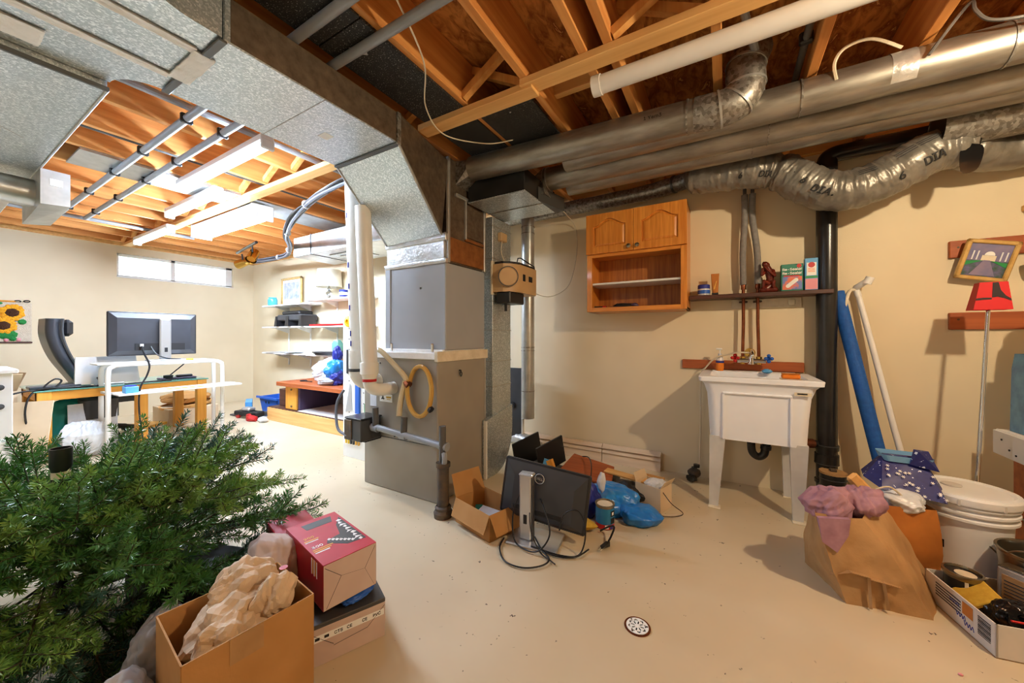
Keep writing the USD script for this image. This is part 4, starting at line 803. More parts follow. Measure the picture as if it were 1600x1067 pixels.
# things on the dark shelf
t = thing('jelly_jar', 'round blue-lidded jar at the left end of the dark shelf', 'jar', (-.135, 3.08, 1.404))
t.p('jar', lathe([(0, 0), (.036, 0), (.042, .01), (.042, .045), (.036, .055)], (-.135, 3.08, 1.404), 22), 'bag_white', 40)
t.p('label', lathe([(.0425, .014), (.0425, .040)], (-.135, 3.08, 1.404), 22), 'blue', 40); t.p('lid', lathe([(.041, .052), (.041, .078), (.037, .082), (0, .082)], (-.135, 3.08, 1.404), 22), 'star_navy' if False else 'ink_blue', 40)
t = thing('hand_cream', 'brown squeeze tube standing on its cap on the dark shelf', 'tube', (-.06, 3.09, 1.404))
t.p('tube', loft([rrect(-.08, -.042, 3.075, 3.105, .012, 1.42), rrect(-.085, -.037, 3.08, 3.10, .008, 1.50), rrect(-.088, -.034, 3.088, 3.092, .0015, 1.565)]), 'kraft_orange', 40)
t.p('cap', bx(-.082, -.040, 3.073, 3.107, 1.404, 1.424, .004), 'black_plastic', False); t.p('stripe', face(Polygon and prism([(-.012, -.03), (.006, .03), (.012, .03), (-.002, -.03)], 'z', 0, .001), (-.06, 3.076, 1.48), *FX), 'ink_gold', False)
def limbs(bones):       # a small figure: hulls of spheres joined into one body
    import manifold3d
    from functools import reduce
    sp = lambda p, r: manifold3d.Manifold.sphere(r, 20).translate([float(k) for k in p])
    m = reduce(lambda a, b: a + b, [manifold3d.Manifold.batch_hull([sp(p, r), sp(q, k)]) for p, r, q, k in bones]).refine_to_length(.006)
    v, f, _ = meshkit.arrays(m); t_ = trimesh.Trimesh(v, f); return trimesh.smoothing.filter_taubin(t_, iterations=6)
fx, fy, fz = .262, 3.085, 1.404
B_ = [((-.03, 0, .02), .022, (.035, 0, .02), .022), ((-.01, 0, .03), .026, (.02, .005, .055), .02), ((.0, .005, .06), .018, (.012, .008, .10), .022), ((.012, .008, .10), .022, (.008, .004, .145), .027),
      ((.008, .004, .145), .024, (-.012, -.004, .188), .020), ((-.012, -.006, .192), .022, (-.018, -.010, .198), .020), ((.026, -.012, .15), .012, (.034, -.022, .115), .010), ((.034, -.022, .115), .010, (.004, -.032, .145), .008), ((.004, -.032, .145), .008, (-.02, -.03, .178), .008),
      ((-.016, -.006, .15), .012, (-.036, -.02, .125), .009), ((-.036, -.02, .125), .009, (-.034, -.028, .165), .008), ((.0, -.012, .065), .014, (-.026, -.024, .08), .011), ((-.026, -.024, .08), .011, (-.03, -.02, .04), .009), ((.018, -.01, .07), .014, (.03, -.028, .075), .011), ((.03, -.028, .075), .011, (.028, -.022, .035), .009), ((-.03, -.014, .205), .006, (-.026, -.01, .212), .006)]
fg = limbs([(np.array(p) + (fx, fy, fz - .0), r, np.array(q) + (fx, fy, fz), k) for p, r, q, k in B_]); v = np.array(fg.vertices); v[:, 2] = np.maximum(v[:, 2], 1.4045)
one('figurine', 'glossy reddish-brown carved figurine on the dark shelf', 'figurine', trimesh.Trimesh(v, fg.faces, process=False), 'statue_red', True)
t = thing('sealer_box', 'green carton of bag re-sealer on the dark shelf', 'box', (.39, 3.08, 1.404))
t.p('carton', bx(.333, .452, 3.065, 3.12, 1.404, 1.588, .002), 'teal_box', False)
t.p('lettering', face(txt('Re-Sealer', .016, .0006, True), (.393, 3.0645, 1.553), *FX), 'ink_white', False); t.p('lettering', face(txt('Re-Sealer', .016, .0006, True), (.393, 3.0645, 1.527), *FX), 'ink_white', False)
t.p('roundel', face(lathe([(0, .0006), (.013, .0006), (.013, 0)], n=16), (.43, 3.0645, 1.574), *FX), 'red', False)
t.p('picture', face(flat(.105, .088, .0005), (.393, 3.0648, 1.46), *FX), 'paint_warm', False)
t.p('device', face(prism(LineString([(-.022, -.02), (.022, .02)]).buffer(.012), 'z', 0, .001), (.392, 3.0643, 1.46), *FX), 'ink_white', False); t.p('caption', face(flat(.085, .008, .0006), (.39, 3.0645, 1.508), *FX), 'red', False)
t = thing('powder_box', 'tall blue and white powder carton beside the black stack', 'box', (.5, 3.08, 1.404))
t.p('carton', bx(.460, .528, 3.06, 3.11, 1.404, 1.617, .002), 'sky_blue', False)
t.p('label', face(flat(.05, .085, .0006), (.494, 3.0595, 1.545), *FX), 'ink_white', False); t.p('emblem', face(lathe([(0, .0008), (.018, .0008), (.018, 0)], n=18), (.494, 3.059, 1.572), *FX), 'red', False)
t.p('band', face(flat(.064, .014, .0006), (.494, 3.0595, 1.492), *FX), 'green', False); t.p('meadow', face(flat(.064, .07, .0005), (.494, 3.0597, 1.446), *FX), 'pink', False)
for z in (1.548, 1.538, 1.528): t.p('print', face(flat(.036, .004, .0008), (.494, 3.059, z), *FX), 'orange', False)
# boards and picture on the wall at right
for z, lab in ((1.615, 'upper brown wooden rail on the wall behind the tilted picture'), (1.19, 'lower brown wooden rail on the wall behind the red lamp')):
    t = thing('wall_rail', lab, 'board', (1.35, 3.19, z - .05)); t.p('board', bx(1.155, 2.3, 3.178, 3.199, z - .05, z + .05, .003), 'red_wood', False)
    for x in (1.19, 1.30): t.p('knot', face(lathe([(0, .0006), (.006, .0006), (.006, 0)], n=10), (x, 3.178, z + .01), *FX), 'cast_iron', False)
one('corner_shelf', 'small plywood shelf end high on the wall at the right edge', 'shelf', bx(1.435, 2.1, 2.98, 3.199, 1.80, 1.83, .002), 'pine_x', False)
fr = thing('framed_picture', 'crooked gilt-framed painting of a white domed palace and its pool', 'picture', (1.28, 3.13, 1.53), ry=13, local=True, rx=6)
fw, fh = .205, .225
fr.p('canvas', bx(-fw / 2 + .015, fw / 2 - .015, .0, .01, -fh / 2 + .015, fh / 2 - .015), 'paint_land', False)
for a in ((-fw / 2, fw / 2, fh / 2 - .022, fh / 2), (-fw / 2, fw / 2, -fh / 2, -fh / 2 + .022), (-fw / 2, -fw / 2 + .022, -fh / 2, fh / 2), (fw / 2 - .022, fw / 2, -fh / 2, fh / 2)): fr.p('frame', bx(a[0], a[1], -.012, .014, a[2], a[3], .005), 'gold_frame', False)
Q = lambda w, h, x, z, y=-.0015: bx(x - w / 2, x + w / 2, y, .002, z - h / 2, z + h / 2)
fr.p('painted_sky', Q(.165, .095, 0, .045), 'paint_sky', False); fr.p('painted_hall', Q(.055, .03, .003, .012, -.002), 'cream_tape', False)
fr.p('painted_dome', prism([(.003 + .02 * math.cos(a), .028 + .022 * math.sin(a)) for a in np.linspace(0, PI, 12)], 'y', -.003, .001), 'ink_white', False)
for x in (-.06, -.042, .048, .068): fr.p('painted_tower', Q(.006, .05, x, .025, -.002), 'bag_white', False)
for s in (-1, 1): fr.p('painted_lawn', prism([(s * .01, .0), (s * .08, -.01), (s * .08, -.035)], 'y', -.002, .001), 'green', False)
fr.p('painted_pool', prism([(-.012, 0), (.012, 0), (.05, -.085), (-.05, -.085)], 'y', -.0022, .001), 'paint_sky', False)

# ================================================ right foreground
t = thing('pool_noodle', 'long blue foam pole leaning against the wall beside the black stack', 'foam pole', (.8, 3.0, 0))
t.p('foam', tube([(.855, 2.92, .02), (.74, 3.02, .72), (.637, 3.13, 1.39)], .036, 16), 'noodle_blue', 40)
t = thing('mop_pole', 'long white pole with a crook leaning beside the blue foam pole', 'pole', (.9, 3.0, 0))
t.p('pole', tube([(.97, 2.97, .02), (.88, 3.05, .55), (.80, 3.12, 1.05), (.745, 3.15, 1.36)], .016, 10), 'white_plastic', 40)
t.p('crook', tube(spline([(.745, 3.15, 1.36), (.735, 3.15, 1.41), (.745, 3.12, 1.425), (.775, 3.09, 1.45)], 5), .018, 10), 'white_plastic', 40)
t.p('tip', tube([(.77, 3.09, 1.43), (.785, 3.085, 1.47)], .022, 12), 'white_plastic', 40)
t.p('hook', tube(spline([(.74, 3.15, 1.40), (.70, 3.13, 1.395), (.675, 3.1, 1.33), (.665, 3.09, 1.28)], 5), .010, 8), 'cream_tape', 40)
lam = thing('floor_lamp', 'slim chrome floor lamp with a square red and black shade', 'lamp', (1.09, 2.78, 0))
lam.p('base', lathe([(0, 0), (.10, 0), (.10, .012), (.015, .022), (0, .022)], (1.09, 2.78, 0), 24), 'chrome', 40)
lam.p('pole', rod((1.09, 2.78, .02), (1.165, 2.835, 1.26), .008, 10), 'chrome', 40)
SX0, SX1, SY0, SDP = 1.10, 1.232, 2.80, .07
sh = loft([np.array([(SX0, SY0, 1.235), (SX1, SY0, 1.235), (SX1, SY0 + SDP, 1.235), (SX0, SY0 + SDP, 1.235)]), np.array([(SX0 + .026, SY0 + .01, 1.375), (SX1 - .012, SY0 + .01, 1.375), (SX1 - .012, SY0 + SDP - .01, 1.375), (SX0 + .026, SY0 + SDP - .01, 1.375)])], False, False)
s = lam.p('shade', sh, 'lamp_red', False)
def on_shade(P):   # pattern on the front of the shade, given as (u 0..1, v 0..1)
    tv, f = trimesh.creation.triangulate_polygon(Polygon(P), engine='earcut')
    k = np.array([(SX0 + .026 * v + u * (SX1 - SX0 - .038 * v), SY0 + .01 * v - .0012, 1.235 + .14 * v) for u, v in tv]); f = np.array(f)
    return trimesh.Trimesh(np.vstack([k, k + (0, .001, 0)]), np.vstack([f, f[:, ::-1] + len(k)]), process=False)
s.p('motif', on_shade([(.46, .98), (.66, .98), (.72, .70), (.85, .50), (.99, .38), (.99, .30), (.80, .40), (.62, .46), (.46, .44)]), 'lamp_black', False, label='black petal pattern')
s.p('motif', on_shade([(.0, .42), (.2, .44), (.45, .43), (.45, .37), (.2, .36), (.0, .34)]), 'lamp_black', False)
s.p('bulb', trimesh.creation.icosphere(2, .025).apply_translation((1.165, 2.835, 1.29)), 'white_plastic')
# white bench at the right edge with its things
BX = 1.258
t = thing('white_bench', 'white-edged work table on timber legs at the right edge', 'table', (1.9, 2.6, 0))
t.p('top', bx(BX, 2.6, 2.0, 3.0, .575, .605, .003), 'white_paint', False)
t.p('apron', bx(BX - .008, BX + .014, 2.0, 3.005, .475, .60, .003), 'white_paint', False); t.p('apron', bx(BX, 2.6, 2.985, 3.005, .475, .60, .003), 'white_paint', False)
for y in (2.84, 2.1): t.p('leg', bx(BX + .03, BX + .12, y, y + .09, 0, .575, .003), 'red_wood', False)
for y, z in ((2.93, .56), (2.87, .52), (2.82, .505)): t.p('screw', face(lathe([(.005, 0), (.005, .003), (0, .004)], n=8), (BX - .008, y, z), (0, -1, 0), (0, 0, 1)), 'ink', False)
GX = BX + .03
t = thing('gift_bag', 'tall printed holiday gift bag on the work table', 'bag', (GX + .12, 2.88, .605))
t.p('bag', loft([rrect(GX, GX + .26, 2.80, 2.96, .004, .607), rrect(GX + .006, GX + .26, 2.80, 2.96, .004, .93), rrect(GX + .012, GX + .27, 2.83, 2.95, .004, 1.01)], True, False), 'xmas_blue', False)
t.p('print_red', face(prism([(-.11, -.05), (.1, -.05), (.1, .05), (-.02, .06), (-.10, .02)], 'z', 0, .001), (GX + .125, 2.798, .68), *FX), 'red', False)
r_ = random.Random(7)
for k in range(20): t.p('print_tree', face(prism([(-.014, 0), (.014, 0), (0, .034)], 'z', 0, .001), (GX + .022 + .02 * (k % 5) + r_.uniform(-.006, .006), 2.798, .70 + .042 * (k // 5)), *FX), ('green', 'ink_gold', 'ink_white', 'red')[k % 4], False)
t = thing('plastic_wrap', 'white crumpled plastic wrap standing on the gift bag at the right edge', 'wrap', (GX + .12, 2.88, .95))
t.p('wrap', blob((GX + .13, 2.9, 1.13), (.20, .13, .34), 4, .6, 6, 5, ridge=True), 'bag_white', True); t.p('ribbon', bx(GX + .03, GX + .1, 2.835, 2.84, .985, .998), 'red', False)
one('green_net_bag', 'pale green tissue sticking out beside the tilted picture', 'tissue', blob((1.52, 3.1, 1.50), (.22, .10, .16), 6, .5, 5, 4, ridge=True), 'glass_green', True)
# bucket, bags, cans
bk = thing('bucket', 'white plastic pail with a lid and wire handle behind the paper bags', 'bucket', (.975, 2.56, 0))
bk.p('pail', lathe([(0, .0), (.128, .0), (.132, .01), (.148, .30), (.150, .345)], (.975, 2.56, 0), 36), 'white_plastic', 40)
for z, r in ((.285, .160), (.315, .162), (.345, .164)): bk.p('rib', lathe([(.148, z - .012), (r, z - .012), (r, z - .002), (.148, z + .006)], (.975, 2.56, 0), 36), 'white_plastic', 30)
lid = bk.p('lid', lathe([(.168, .345), (.172, .352), (.172, .376), (.166, .386), (.150, .388), (.140, .380), (.02, .378), (0, .378)], (.975, 2.56, 0), 40), 'white_plastic', 30)
lid.p('spout_cap', lathe([(.034, 0), (.034, .006), (.028, .008), (0, .006)], (.95, 2.60, .379), 18), 'tray_white', 30)
for k in range(8): lid.p('tab', xf(bx(.1705, .1745, -.004, .004, .345, .372), (.975, 2.56, 0), rz=k * 45 + 20), 'tray_white', False)
bk.p('handle', tube(spline([(1.115, 2.49, .31), (1.13, 2.42, .26), (1.12, 2.38, .2), (1.05, 2.37, .14), (.98, 2.375, .20), (1.11, 2.44, .31)][:5], 6), .0035, 6), 'steel_can')
bk.p('mark', face(flat(.02, .035, .001), (.862, 2.447, .15), (.75, -.66, 0), (0, 0, 1)), 'ink', False)
def paper_bag(quad, z, top, seed, amp, n=26, m=22):
    """A sack from a floor quad (four corners, counter-clockwise) to a top quad, creased and bulging."""
    per = lambda q: np.vstack([np.linspace(q[i], q[(i + 1) % 4], n, endpoint=False) for i in range(4)])
    a, b = per(np.array(quad, float)), per(np.array(top, float)); secs = []
    c0 = a.mean(0)
    for k in range(m):
        u = k / (m - 1); p = a * (1 - u) + b * u; p = p.copy()
        q = meshkit.fbm(p * 9 + seed, 3, seed) - .5; q2 = np.abs(meshkit.noise(p * 13 + seed * 3, seed) - .5)
        d = p - (c0 * (1 - u) + b.mean(0) * u); d[:, 2] = 0; d /= np.linalg.norm(d, axis=1, keepdims=True) + 1e-9
        w = math.sin(PI * min(1, u * 1.15 + .04)) ** .6
        p += d * ((amp * q - .5 * amp * q2) * (.25 + w) + .016 * math.sin(PI * u))[:, None] ; p[:, 2] += (u > .9) * .02 * q
        secs.append(p)
    return loft(secs, True, False)
g = thing('paper_bag', 'large tan paper sack with mauve cloth hanging out, nearest the tub', 'bag', (.58, 2.2, 0))
sk = g.p('sack', paper_bag([(.43, 1.98, .0), (.70, 2.035, .0), (.80, 2.30, 0), (.335, 2.25, .0)], 0, [(.335, 2.00, .34), (.50, 2.06, .335), (.60, 2.28, .37), (.38, 2.28, .35)], 5, .04), 'kraft', 30)
for P, Q in (((.50, 1.99, .13), (.505, 1.985, .01)), ((.505, 1.987, .125), (.60, 2.02, .105)), ((.44, 1.975, .14), (.50, 1.99, .13)), ((.545, 1.995, .12), (.56, 2.0, .015)), ((.385, 2.0, .10), (.44, 1.975, .14))):
    P, Q = np.array(P), np.array(Q); g.p('crease', hull([P + (0, .012, 0), P + (.004, -.012, .002), P + (-.004, -.004, -.004), Q + (0, .012, 0), Q + (.004, -.012, .002), Q + (-.004, -.004, -.004)]), 'kraft', False)
cm = thing('cloth', 'mauve fabric bunched at the mouth of the tan paper sack', 'cloth', (.43, 2.07, .30))
cm.p('fold', blob((.39, 2.08, .37), (.19, .15, .16), 3, .9, 4, 5, ridge=True), 'cloth_mauve', True); cm.p('fold', blob((.51, 2.15, .365), (.17, .15, .16), 6, .9, 4, 5, ridge=True), 'cloth_mauve', True)
cm.p('corner', xf(hull([(-.05, 0, .05), (.06, 0, .06), (.055, .004, -.01), (.015, .0, -.085), (-.035, .004, -.05), (-.05, .02, .05), (.06, .02, .06), (.01, .016, -.06)]), (.39, 1.982, .285), rz=12), 'cloth_mauve', 60)
one('wooden_brush', 'tan wooden brush handle poking out between the paper bags', 'brush', xf(bx(-.025, .025, -.012, .012, -.09, .09, .010), (.56, 2.27, .39), rz=20, ry=-42), 'pine_x', False)
g = thing('paper_bag', 'orange-brown paper bag with white plastic at its top, beside the pail', 'bag', (.75, 2.36, 0))
g.p('sack', paper_bag([(.66, 2.30, 0), (.83, 2.37, 0), (.79, 2.50, 0), (.62, 2.44, 0)], 0, [(.63, 2.28, .33), (.815, 2.35, .325), (.77, 2.49, .34), (.60, 2.42, .34)], 9, .012), 'kraft_orange', 30)
g.p('plastic', blob((.70, 2.37, .335), (.20, .17, .11), 8, .35, 6, 4, ridge=True), 'bag_white', True)
g.p('handle', tube(spline([(.60, 2.33, .33), (.60, 2.31, .38), (.65, 2.31, .41), (.70, 2.33, .37)], 6), .004, 6), 'wire_white')
sb = thing('starry_bag', 'dark blue gift bag printed with white snowflakes, slumped on the pail', 'bag', (.76, 2.50, .34))
sb.p('bag', hull([(.60, 2.46, .40), (.64, 2.36, .38), (.86, 2.38, .35), (.90, 2.52, .36), (.68, 2.50, .51), (.82, 2.50, .52), (.70, 2.58, .50), (.86, 2.60, .48), (.62, 2.58, .40), (.88, 2.62, .40)]).subdivide().subdivide(), 'star_navy', 25)
sb.p('neck', loft([rrect(.68, .84, 2.46, 2.58, .02, .49), rrect(.67, .85, 2.455, 2.585, .02, .52)], False, False), 'star_in', False)
sb.p('flap', hull([(.76, 2.45, .49), (.86, 2.45, .47), (.79, 2.44, .555), (.84, 2.50, .55), (.78, 2.47, .56)]), 'star_navy', False)
for k in range(24):
    r_ = random.Random(k + 40); u, v = r_.random(), r_.random()
    q = np.array((.645, 2.352, .385)) * (1 - u) * (1 - v) + np.array((.86, 2.372, .355)) * u * (1 - v) + np.array((.69, 2.49, .505)) * (1 - u) * v + np.array((.82, 2.49, .515)) * u * v + (0, -.006, .005)
    sb.p('snowflake', face(cat(*[xf(bx(-.007, .007, -.001, .001, 0, .001), rz=a) for a in (0, 60, 120)]), q, (1, .08, -.05), (.1, .6, .7)), 'ink_white', False)
tr = thing('carton_tray', 'low white printed cardboard tray full of tins and rags at bottom right', 'tray', (.9, 2.1, 0))
T0, T1 = np.array((.735, 2.22, 0)), np.array((.80, 1.905, 0)); ax = (T1 - T0) / np.linalg.norm(T1 - T0); ay = np.array((-ax[1], ax[0], 0)); TL, TW, TH = float(np.linalg.norm(T1 - T0)), .36, .115
def tp(u, v, z): return T0 + ax * u + ay * v + np.array((0, 0, z))
def tbox(u0, u1, v0, v1, z0, z1): return hull([tp(u, v, z) for u in (u0, u1) for v in (v0, v1) for z in (z0, z1)])
tr.p('base', tbox(0, TL, 0, TW, 0, .004), 'cardboard', False)
for a in ((0, TL, 0, .005), (0, TL, TW - .005, TW), (0, .005, 0, TW), (TL - .005, TL, 0, TW)): tr.p('wall', tbox(*a, 0, TH), 'tray_white', False)
on_t = lambda m, u, z: face(m, tp(u, -.0006, z), ax, (0, 0, 1))
for k in range(11): tr.p('barcode_bar', on_t(flat(.050, .0024 + .0012 * (k % 3), .0006), .278, .035 + .0062 * k), 'ink', False)
for k in range(5): tr.p('print_line', on_t(flat(.12, .005, .0006), .12, .05 + .011 * k), 'dark_gray', False)
for u, z, s in ((.15, .078, .016), (.18, .045, .02), (.215, .03, .02)): tr.p('scribble', on_t(cat(*[tube(spline([(-.02 + .006 * i, s * .4 * (-1) ** i, 0) for i in range(8)], 4), .0012, 4)]), u, z), 'ink_blue', False)
tr.p('patch', on_t(flat(.045, .045, .0006), .21, .082), 'kraft_orange', False)
tr.p('end_print', face(prism([(-.05, -.05), (.06, -.05), (.06, .03), (.02, .05), (-.01, .0), (-.04, -.02)], 'z', 0, .0008), tp(TL + .0006, .17, .055), ay, (0, 0, 1)), 'ink', False)
c_ = tp(.055, .085, .006)
t = thing('paint_can', 'black and silver paint tin with a stained lid in the carton tray', 'can', c_)
t.p('can', lathe([(0, 0), (.052, 0), (.052, .135), (.056, .138), (.056, .146), (.05, .146), (.048, .138), (0, .138)], c_, 28), 'abs_black', 35); t.p('rim', lathe([(.0525, .125), (.057, .136), (.057, .147), (.050, .148), (.048, .139)], c_, 28), 'steel_can', 35)
t.p('lid_stain', lathe([(0, .1395), (.03, .1395), (.03, .1385)], c_ + (.006, -.004, 0), 18), 'cream_tape', False)
for a in (-100, -60, -20): t.p('drip', xf(bx(.0515, .0535, -.005, .005, .075, .125), c_, rz=a), 'cream_tape', False)
t.p('label', xf(bx(.0515, .0532, -.02, .02, .055, .09), c_, rz=-45), 'ink_white', False)
c_ = tp(.10, .25, .006)
t = thing('solvent_can', 'flat rectangular white solvent tin with a cream cap in the tray', 'can', c_)
rot = math.degrees(math.atan2(ax[1], ax[0])) + 30
t.p('can', xf(bx(-.075, .075, -.03, .03, 0, .19, .006), c_, rz=rot), 'bag_gray', False); t.p('label', xf(bx(-.06, .05, -.0315, -.03, .03, .165), c_, rz=rot), 'kraft', False)
t.p('top', xf(bx(-.073, .073, -.028, .028, .19, .196, .003), c_, rz=rot), 'steel_can', False); t.p('cap', xf(lathe([(.025, 0), (.025, .016), (.02, .02), (0, .02)], n=18), c_ + (.02, -.012, .196)), 'cream_tape', 40)
for k in range(8): t.p('print', xf(bx(-.054, .044 - .01 * (k % 3), -.0325, -.0314, .05 + .013 * k, .054 + .013 * k), c_, rz=rot), 'dark_gray', False)
one('sanding_pad', 'mustard yellow pad leaning on the rim of the tray', 'pad', xf(bx(-.045, .045, -.008, .008, -.055, .055, .003), tp(.13, .075, .105), rz=math.degrees(math.atan2(ax[1], ax[0])), rx=-52, ry=12), 'sponge', False)
one('black_bag', 'crumpled glossy black plastic in the middle of the tray', 'bag', blob(tp(.20, .13, .07), (.16, .15, .15), 4, .45, 6, 5, ridge=True, base=.006), 'black_gloss', True)
one('dark_rag', 'crumpled dark rag at the near end of the tray', 'rag', blob(tp(.25, .24, .05), (.15, .20, .12), 7, .4, 6, 4, ridge=True, base=.006), 'black_plastic', True)
c_ = tp(.262, .115, .095)
one('tape_roll', 'black tape roll lying on top of the rags in the tray', 'tape', xf(prism(Point(0, 0).buffer(.04, 10).difference(Point(0, 0).buffer(.02, 10)), 'z', 0, .025), c_, rx=20), 'black_gloss', 30)
one('red_pen', 'red and white pencil lying along the end of the tray', 'pencil', rod(tp(.29, .06, TH + .004), tp(.295, .24, TH + .004), .004, 6), 'red')
one('purple_roll', 'dull purple roll behind the mustard pad in the tray', 'roll', rod(tp(.10, .07, .06), tp(.17, .10, .06), .028, 14), 'purple')
c_ = np.array((1.10, 2.30, 0))
t = thing('steel_bucket', 'open grey steel paint bucket at the right edge behind the tray', 'bucket', c_)
t.p('pail', lathe([(0, .004), (.11, .004), (.125, .22), (.131, .225), (.131, .235), (.122, .235), (.118, .22), (.105, .02), (0, .02)], c_, 32), 'steel_can', 35); t.p('label', lathe([(.1145, .03), (.1215, .13)], c_, 32), 'ink_blue', 40)
t.p('handle', tube(spline([(.98, 2.28, .22), (.99, 2.2, .27), (1.08, 2.15, .29), (1.2, 2.2, .25)], 6), .0035, 6), 'steel_can'); t.p('grip', rod((1.0, 2.195, .274), (1.02, 2.185, .28), .009, 8), 'red')

# ================================================ floor, middle
dr = thing('floor_drain', 'round white grate of the floor drain with a rusty rim', 'drain', (-.285, 1.425, 0))
gr = Point(0, 0).buffer(.040, 24)
for k in range(8):
    a = k * PI / 4; gr = gr.difference(LineString([(.012 * math.cos(a), .012 * math.sin(a)), (.022 * math.cos(a), .022 * math.sin(a))]).buffer(.0026, 4)); a += PI / 8
    gr = gr.difference(LineString([(.028 * math.cos(a - .18), .028 * math.sin(a - .18)), (.032 * math.cos(a), .032 * math.sin(a)), (.028 * math.cos(a + .18), .028 * math.sin(a + .18))]).buffer(.0024, 4))
dr.p('well', lathe([(0, .001), (.042, .001)], (-.285, 1.425, 0), 24), 'ink', False); g = prism(gr, 'z', .002, .0045); g.apply_translation((-.285, 1.425, 0)); dr.p('grate', g, 'ink_white', False)
g = prism(Point(0, 0).buffer(.0475, 24).difference(Point(0, 0).buffer(.041, 24)), 'z', 0, .003); g.apply_translation((-.285, 1.425, 0)); dr.p('rim', g, 'copper', False)
for a in (20, 140, 250): dr.p('screw', lathe([(.0035, 0), (.003, .001), (0, .0014)], (-.285 + .035 * math.cos(math.radians(a)), 1.425 + .035 * math.sin(math.radians(a)), .0045), 8), 'cast_iron')
def open_box(name, label, loc, rz, w, d, h, flaps, m='cardboard', mi='cardboard_in', th=.004):
    """An open carton; flaps: {side: (length, angle above horizontal)} with sides -x +x -y +y."""
    t = thing(name, label, 'box', loc, rz, local=True)
    t.p('base', bx(-w / 2, w / 2, -d / 2, d / 2, 0, th), mi, False)
    for s in (-1, 1):
        t.p('wall', bx(s * w / 2 - th / 2, s * w / 2 + th / 2, -d / 2, d / 2, 0, h), m, False); t.p('wall', bx(-w / 2, w / 2, s * d / 2 - th / 2, s * d / 2 + th / 2, 0, h), m, False)
    for side, (ln, an) in flaps.items():
        a = math.radians(an); s = -1 if side[0] == '-' else 1; c, z = s * math.cos(a) * ln, math.sin(a) * ln
        if side[1] == 'x': P = [(s * w / 2 + k * c, y * (1 - .06 * k), h + k * z + o) for k in (0, 1) for y in (-d / 2, d / 2) for o in (0, th)]
        else: P = [(x * (1 - .04 * k), s * d / 2 + k * c, h + k * z + o) for k in (0, 1) for x in (-w / 2, w / 2) for o in (0, th)]
        t.p('flap', hull(P), m, False)
    return t
ob = open_box('cardboard_box', 'open cardboard box with raised flaps left of the fallen monitor', (-1.20, 1.755, 0), -16, .31, .22, .14, {'-y': (.10, -68), '+x': (.11, -62), '-x': (.13, 66), '+y': (.07, -78)})
one('leaflet', 'white and green leaflet lying in the open cardboard box', 'paper', xf(bx(-.07, .07, -.03, .03, 0, .006), (-1.19, 1.765, .07), rz=-5, rx=16), 'bag_white', False)
one('green_packet', 'small green packet beside the leaflet in the open box', 'packet', xf(bx(-.025, .02, -.025, .025, 0, .02, .004), (-1.27, 1.78, .06), rz=30, rx=20), 'teal_box', False)
mn = thing('monitor', 'black monitor on a silver stand set crookedly on the floor', 'monitor', (-.86, 1.76, 0), 7.6, local=True)
# local x runs along the screen; the back of the screen looks at -y
mn.p('base', bx(-.16, .12, -.10, .10, 0, .014, .005), 'silver', False)
mn.p('stand', bx(-.10, -.03, -.05, -.02, .012, .36, .008), 'silver', False); mn.p('stand_side', bx(-.0295, -.022, -.048, -.015, .012, .35, .003), 'dark_gray', False)
mn.p('stand_top', bx(-.102, -.022, -.052, -.0, .35, .367, .006), 'alu', False); mn.p('cable_hole', bx(-.075, -.055, -.0515, -.048, .10, .15, .004), 'ink', False)
SC = dict(loc=(.01, .045, .235), ry=6, rx=-5)
pv = mn.p('screen', xf(bx(-.245, .245, -.012, .02, -.155, .155, .008), **SC), 'black_plastic', False)
pv.p('back_shell', xf(hull([(-.23, -.012, -.14), (.23, -.012, -.14), (.23, -.012, .145), (-.23, -.012, .145), (-.17, -.035, -.11), (.17, -.035, -.11), (.17, -.035, .07), (-.17, -.035, .07)]), **SC), 'screen_back', 20)
pv.p('emblem', xf(face(cat(tube([(.026 * math.cos(a), .026 * math.sin(a), 0) for a in np.linspace(0, 2 * PI, 24, endpoint=False)], .0022, 5, closed=True), txt('DELL', .013, .001, True)), (-.025, -.036, .085), *FX), **SC), 'silver', False)
pv.p('port_panel', xf(bx(-.16, .12, -.038, -.03, -.105, -.08, .003), **SC), 'ink', False)
def cord(name, label, pts, r=.006, m='wire_black', n=8): return one(name, label, 'cable', tube(spline(pts, n), r * .68, 6), m, True)
cord('cable', 'black cable looping out over the floor in front of the monitor base', [(-1.03, 1.67, .01), (-1.0, 1.58, .01), (-.92, 1.50, .01), (-.82, 1.50, .01), (-.75, 1.56, .01), (-.74, 1.62, .012), (-.80, 1.66, .02), (-.86, 1.70, .05)])
cord('cable', 'black cable draped in a big loop beside the silver stand', [(-.86, 1.77, .22), (-.80, 1.70, .20), (-.755, 1.66, .11), (-.80, 1.63, .03), (-.88, 1.63, .012), (-.96, 1.66, .03), (-.99, 1.70, .14), (-.96, 1.72, .24), (-.93, 1.74, .27)])
cord('cable', 'black power cord curling over the right lower edge of the monitor', [(-.86, 1.66, .02), (-.70, 1.68, .01), (-.62, 1.72, .02), (-.60, 1.75, .12), (-.63, 1.74, .22), (-.70, 1.72, .20), (-.72, 1.70, .12)])
cord('cable', 'thin black cable tangled below the silver stand', [(-.90, 1.72, .18), (-.86, 1.66, .10), (-.80, 1.64, .02), (-.74, 1.62, .01), (-.70, 1.60, .01)], .005)
cord('cable', 'black cable lying from the stand towards the paint tin', [(-.84, 1.68, .02), (-.74, 1.66, .01), (-.64, 1.70, .01), (-.60, 1.80, .01)], .006)
cord('cable', 'grey cable looped on the left half of the monitor back', [(-.98, 1.80, .25), (-1.06, 1.83, .25), (-1.09, 1.85, .28), (-1.05, 1.83, .30), (-.97, 1.79, .30)], .005, 'wire_gray')
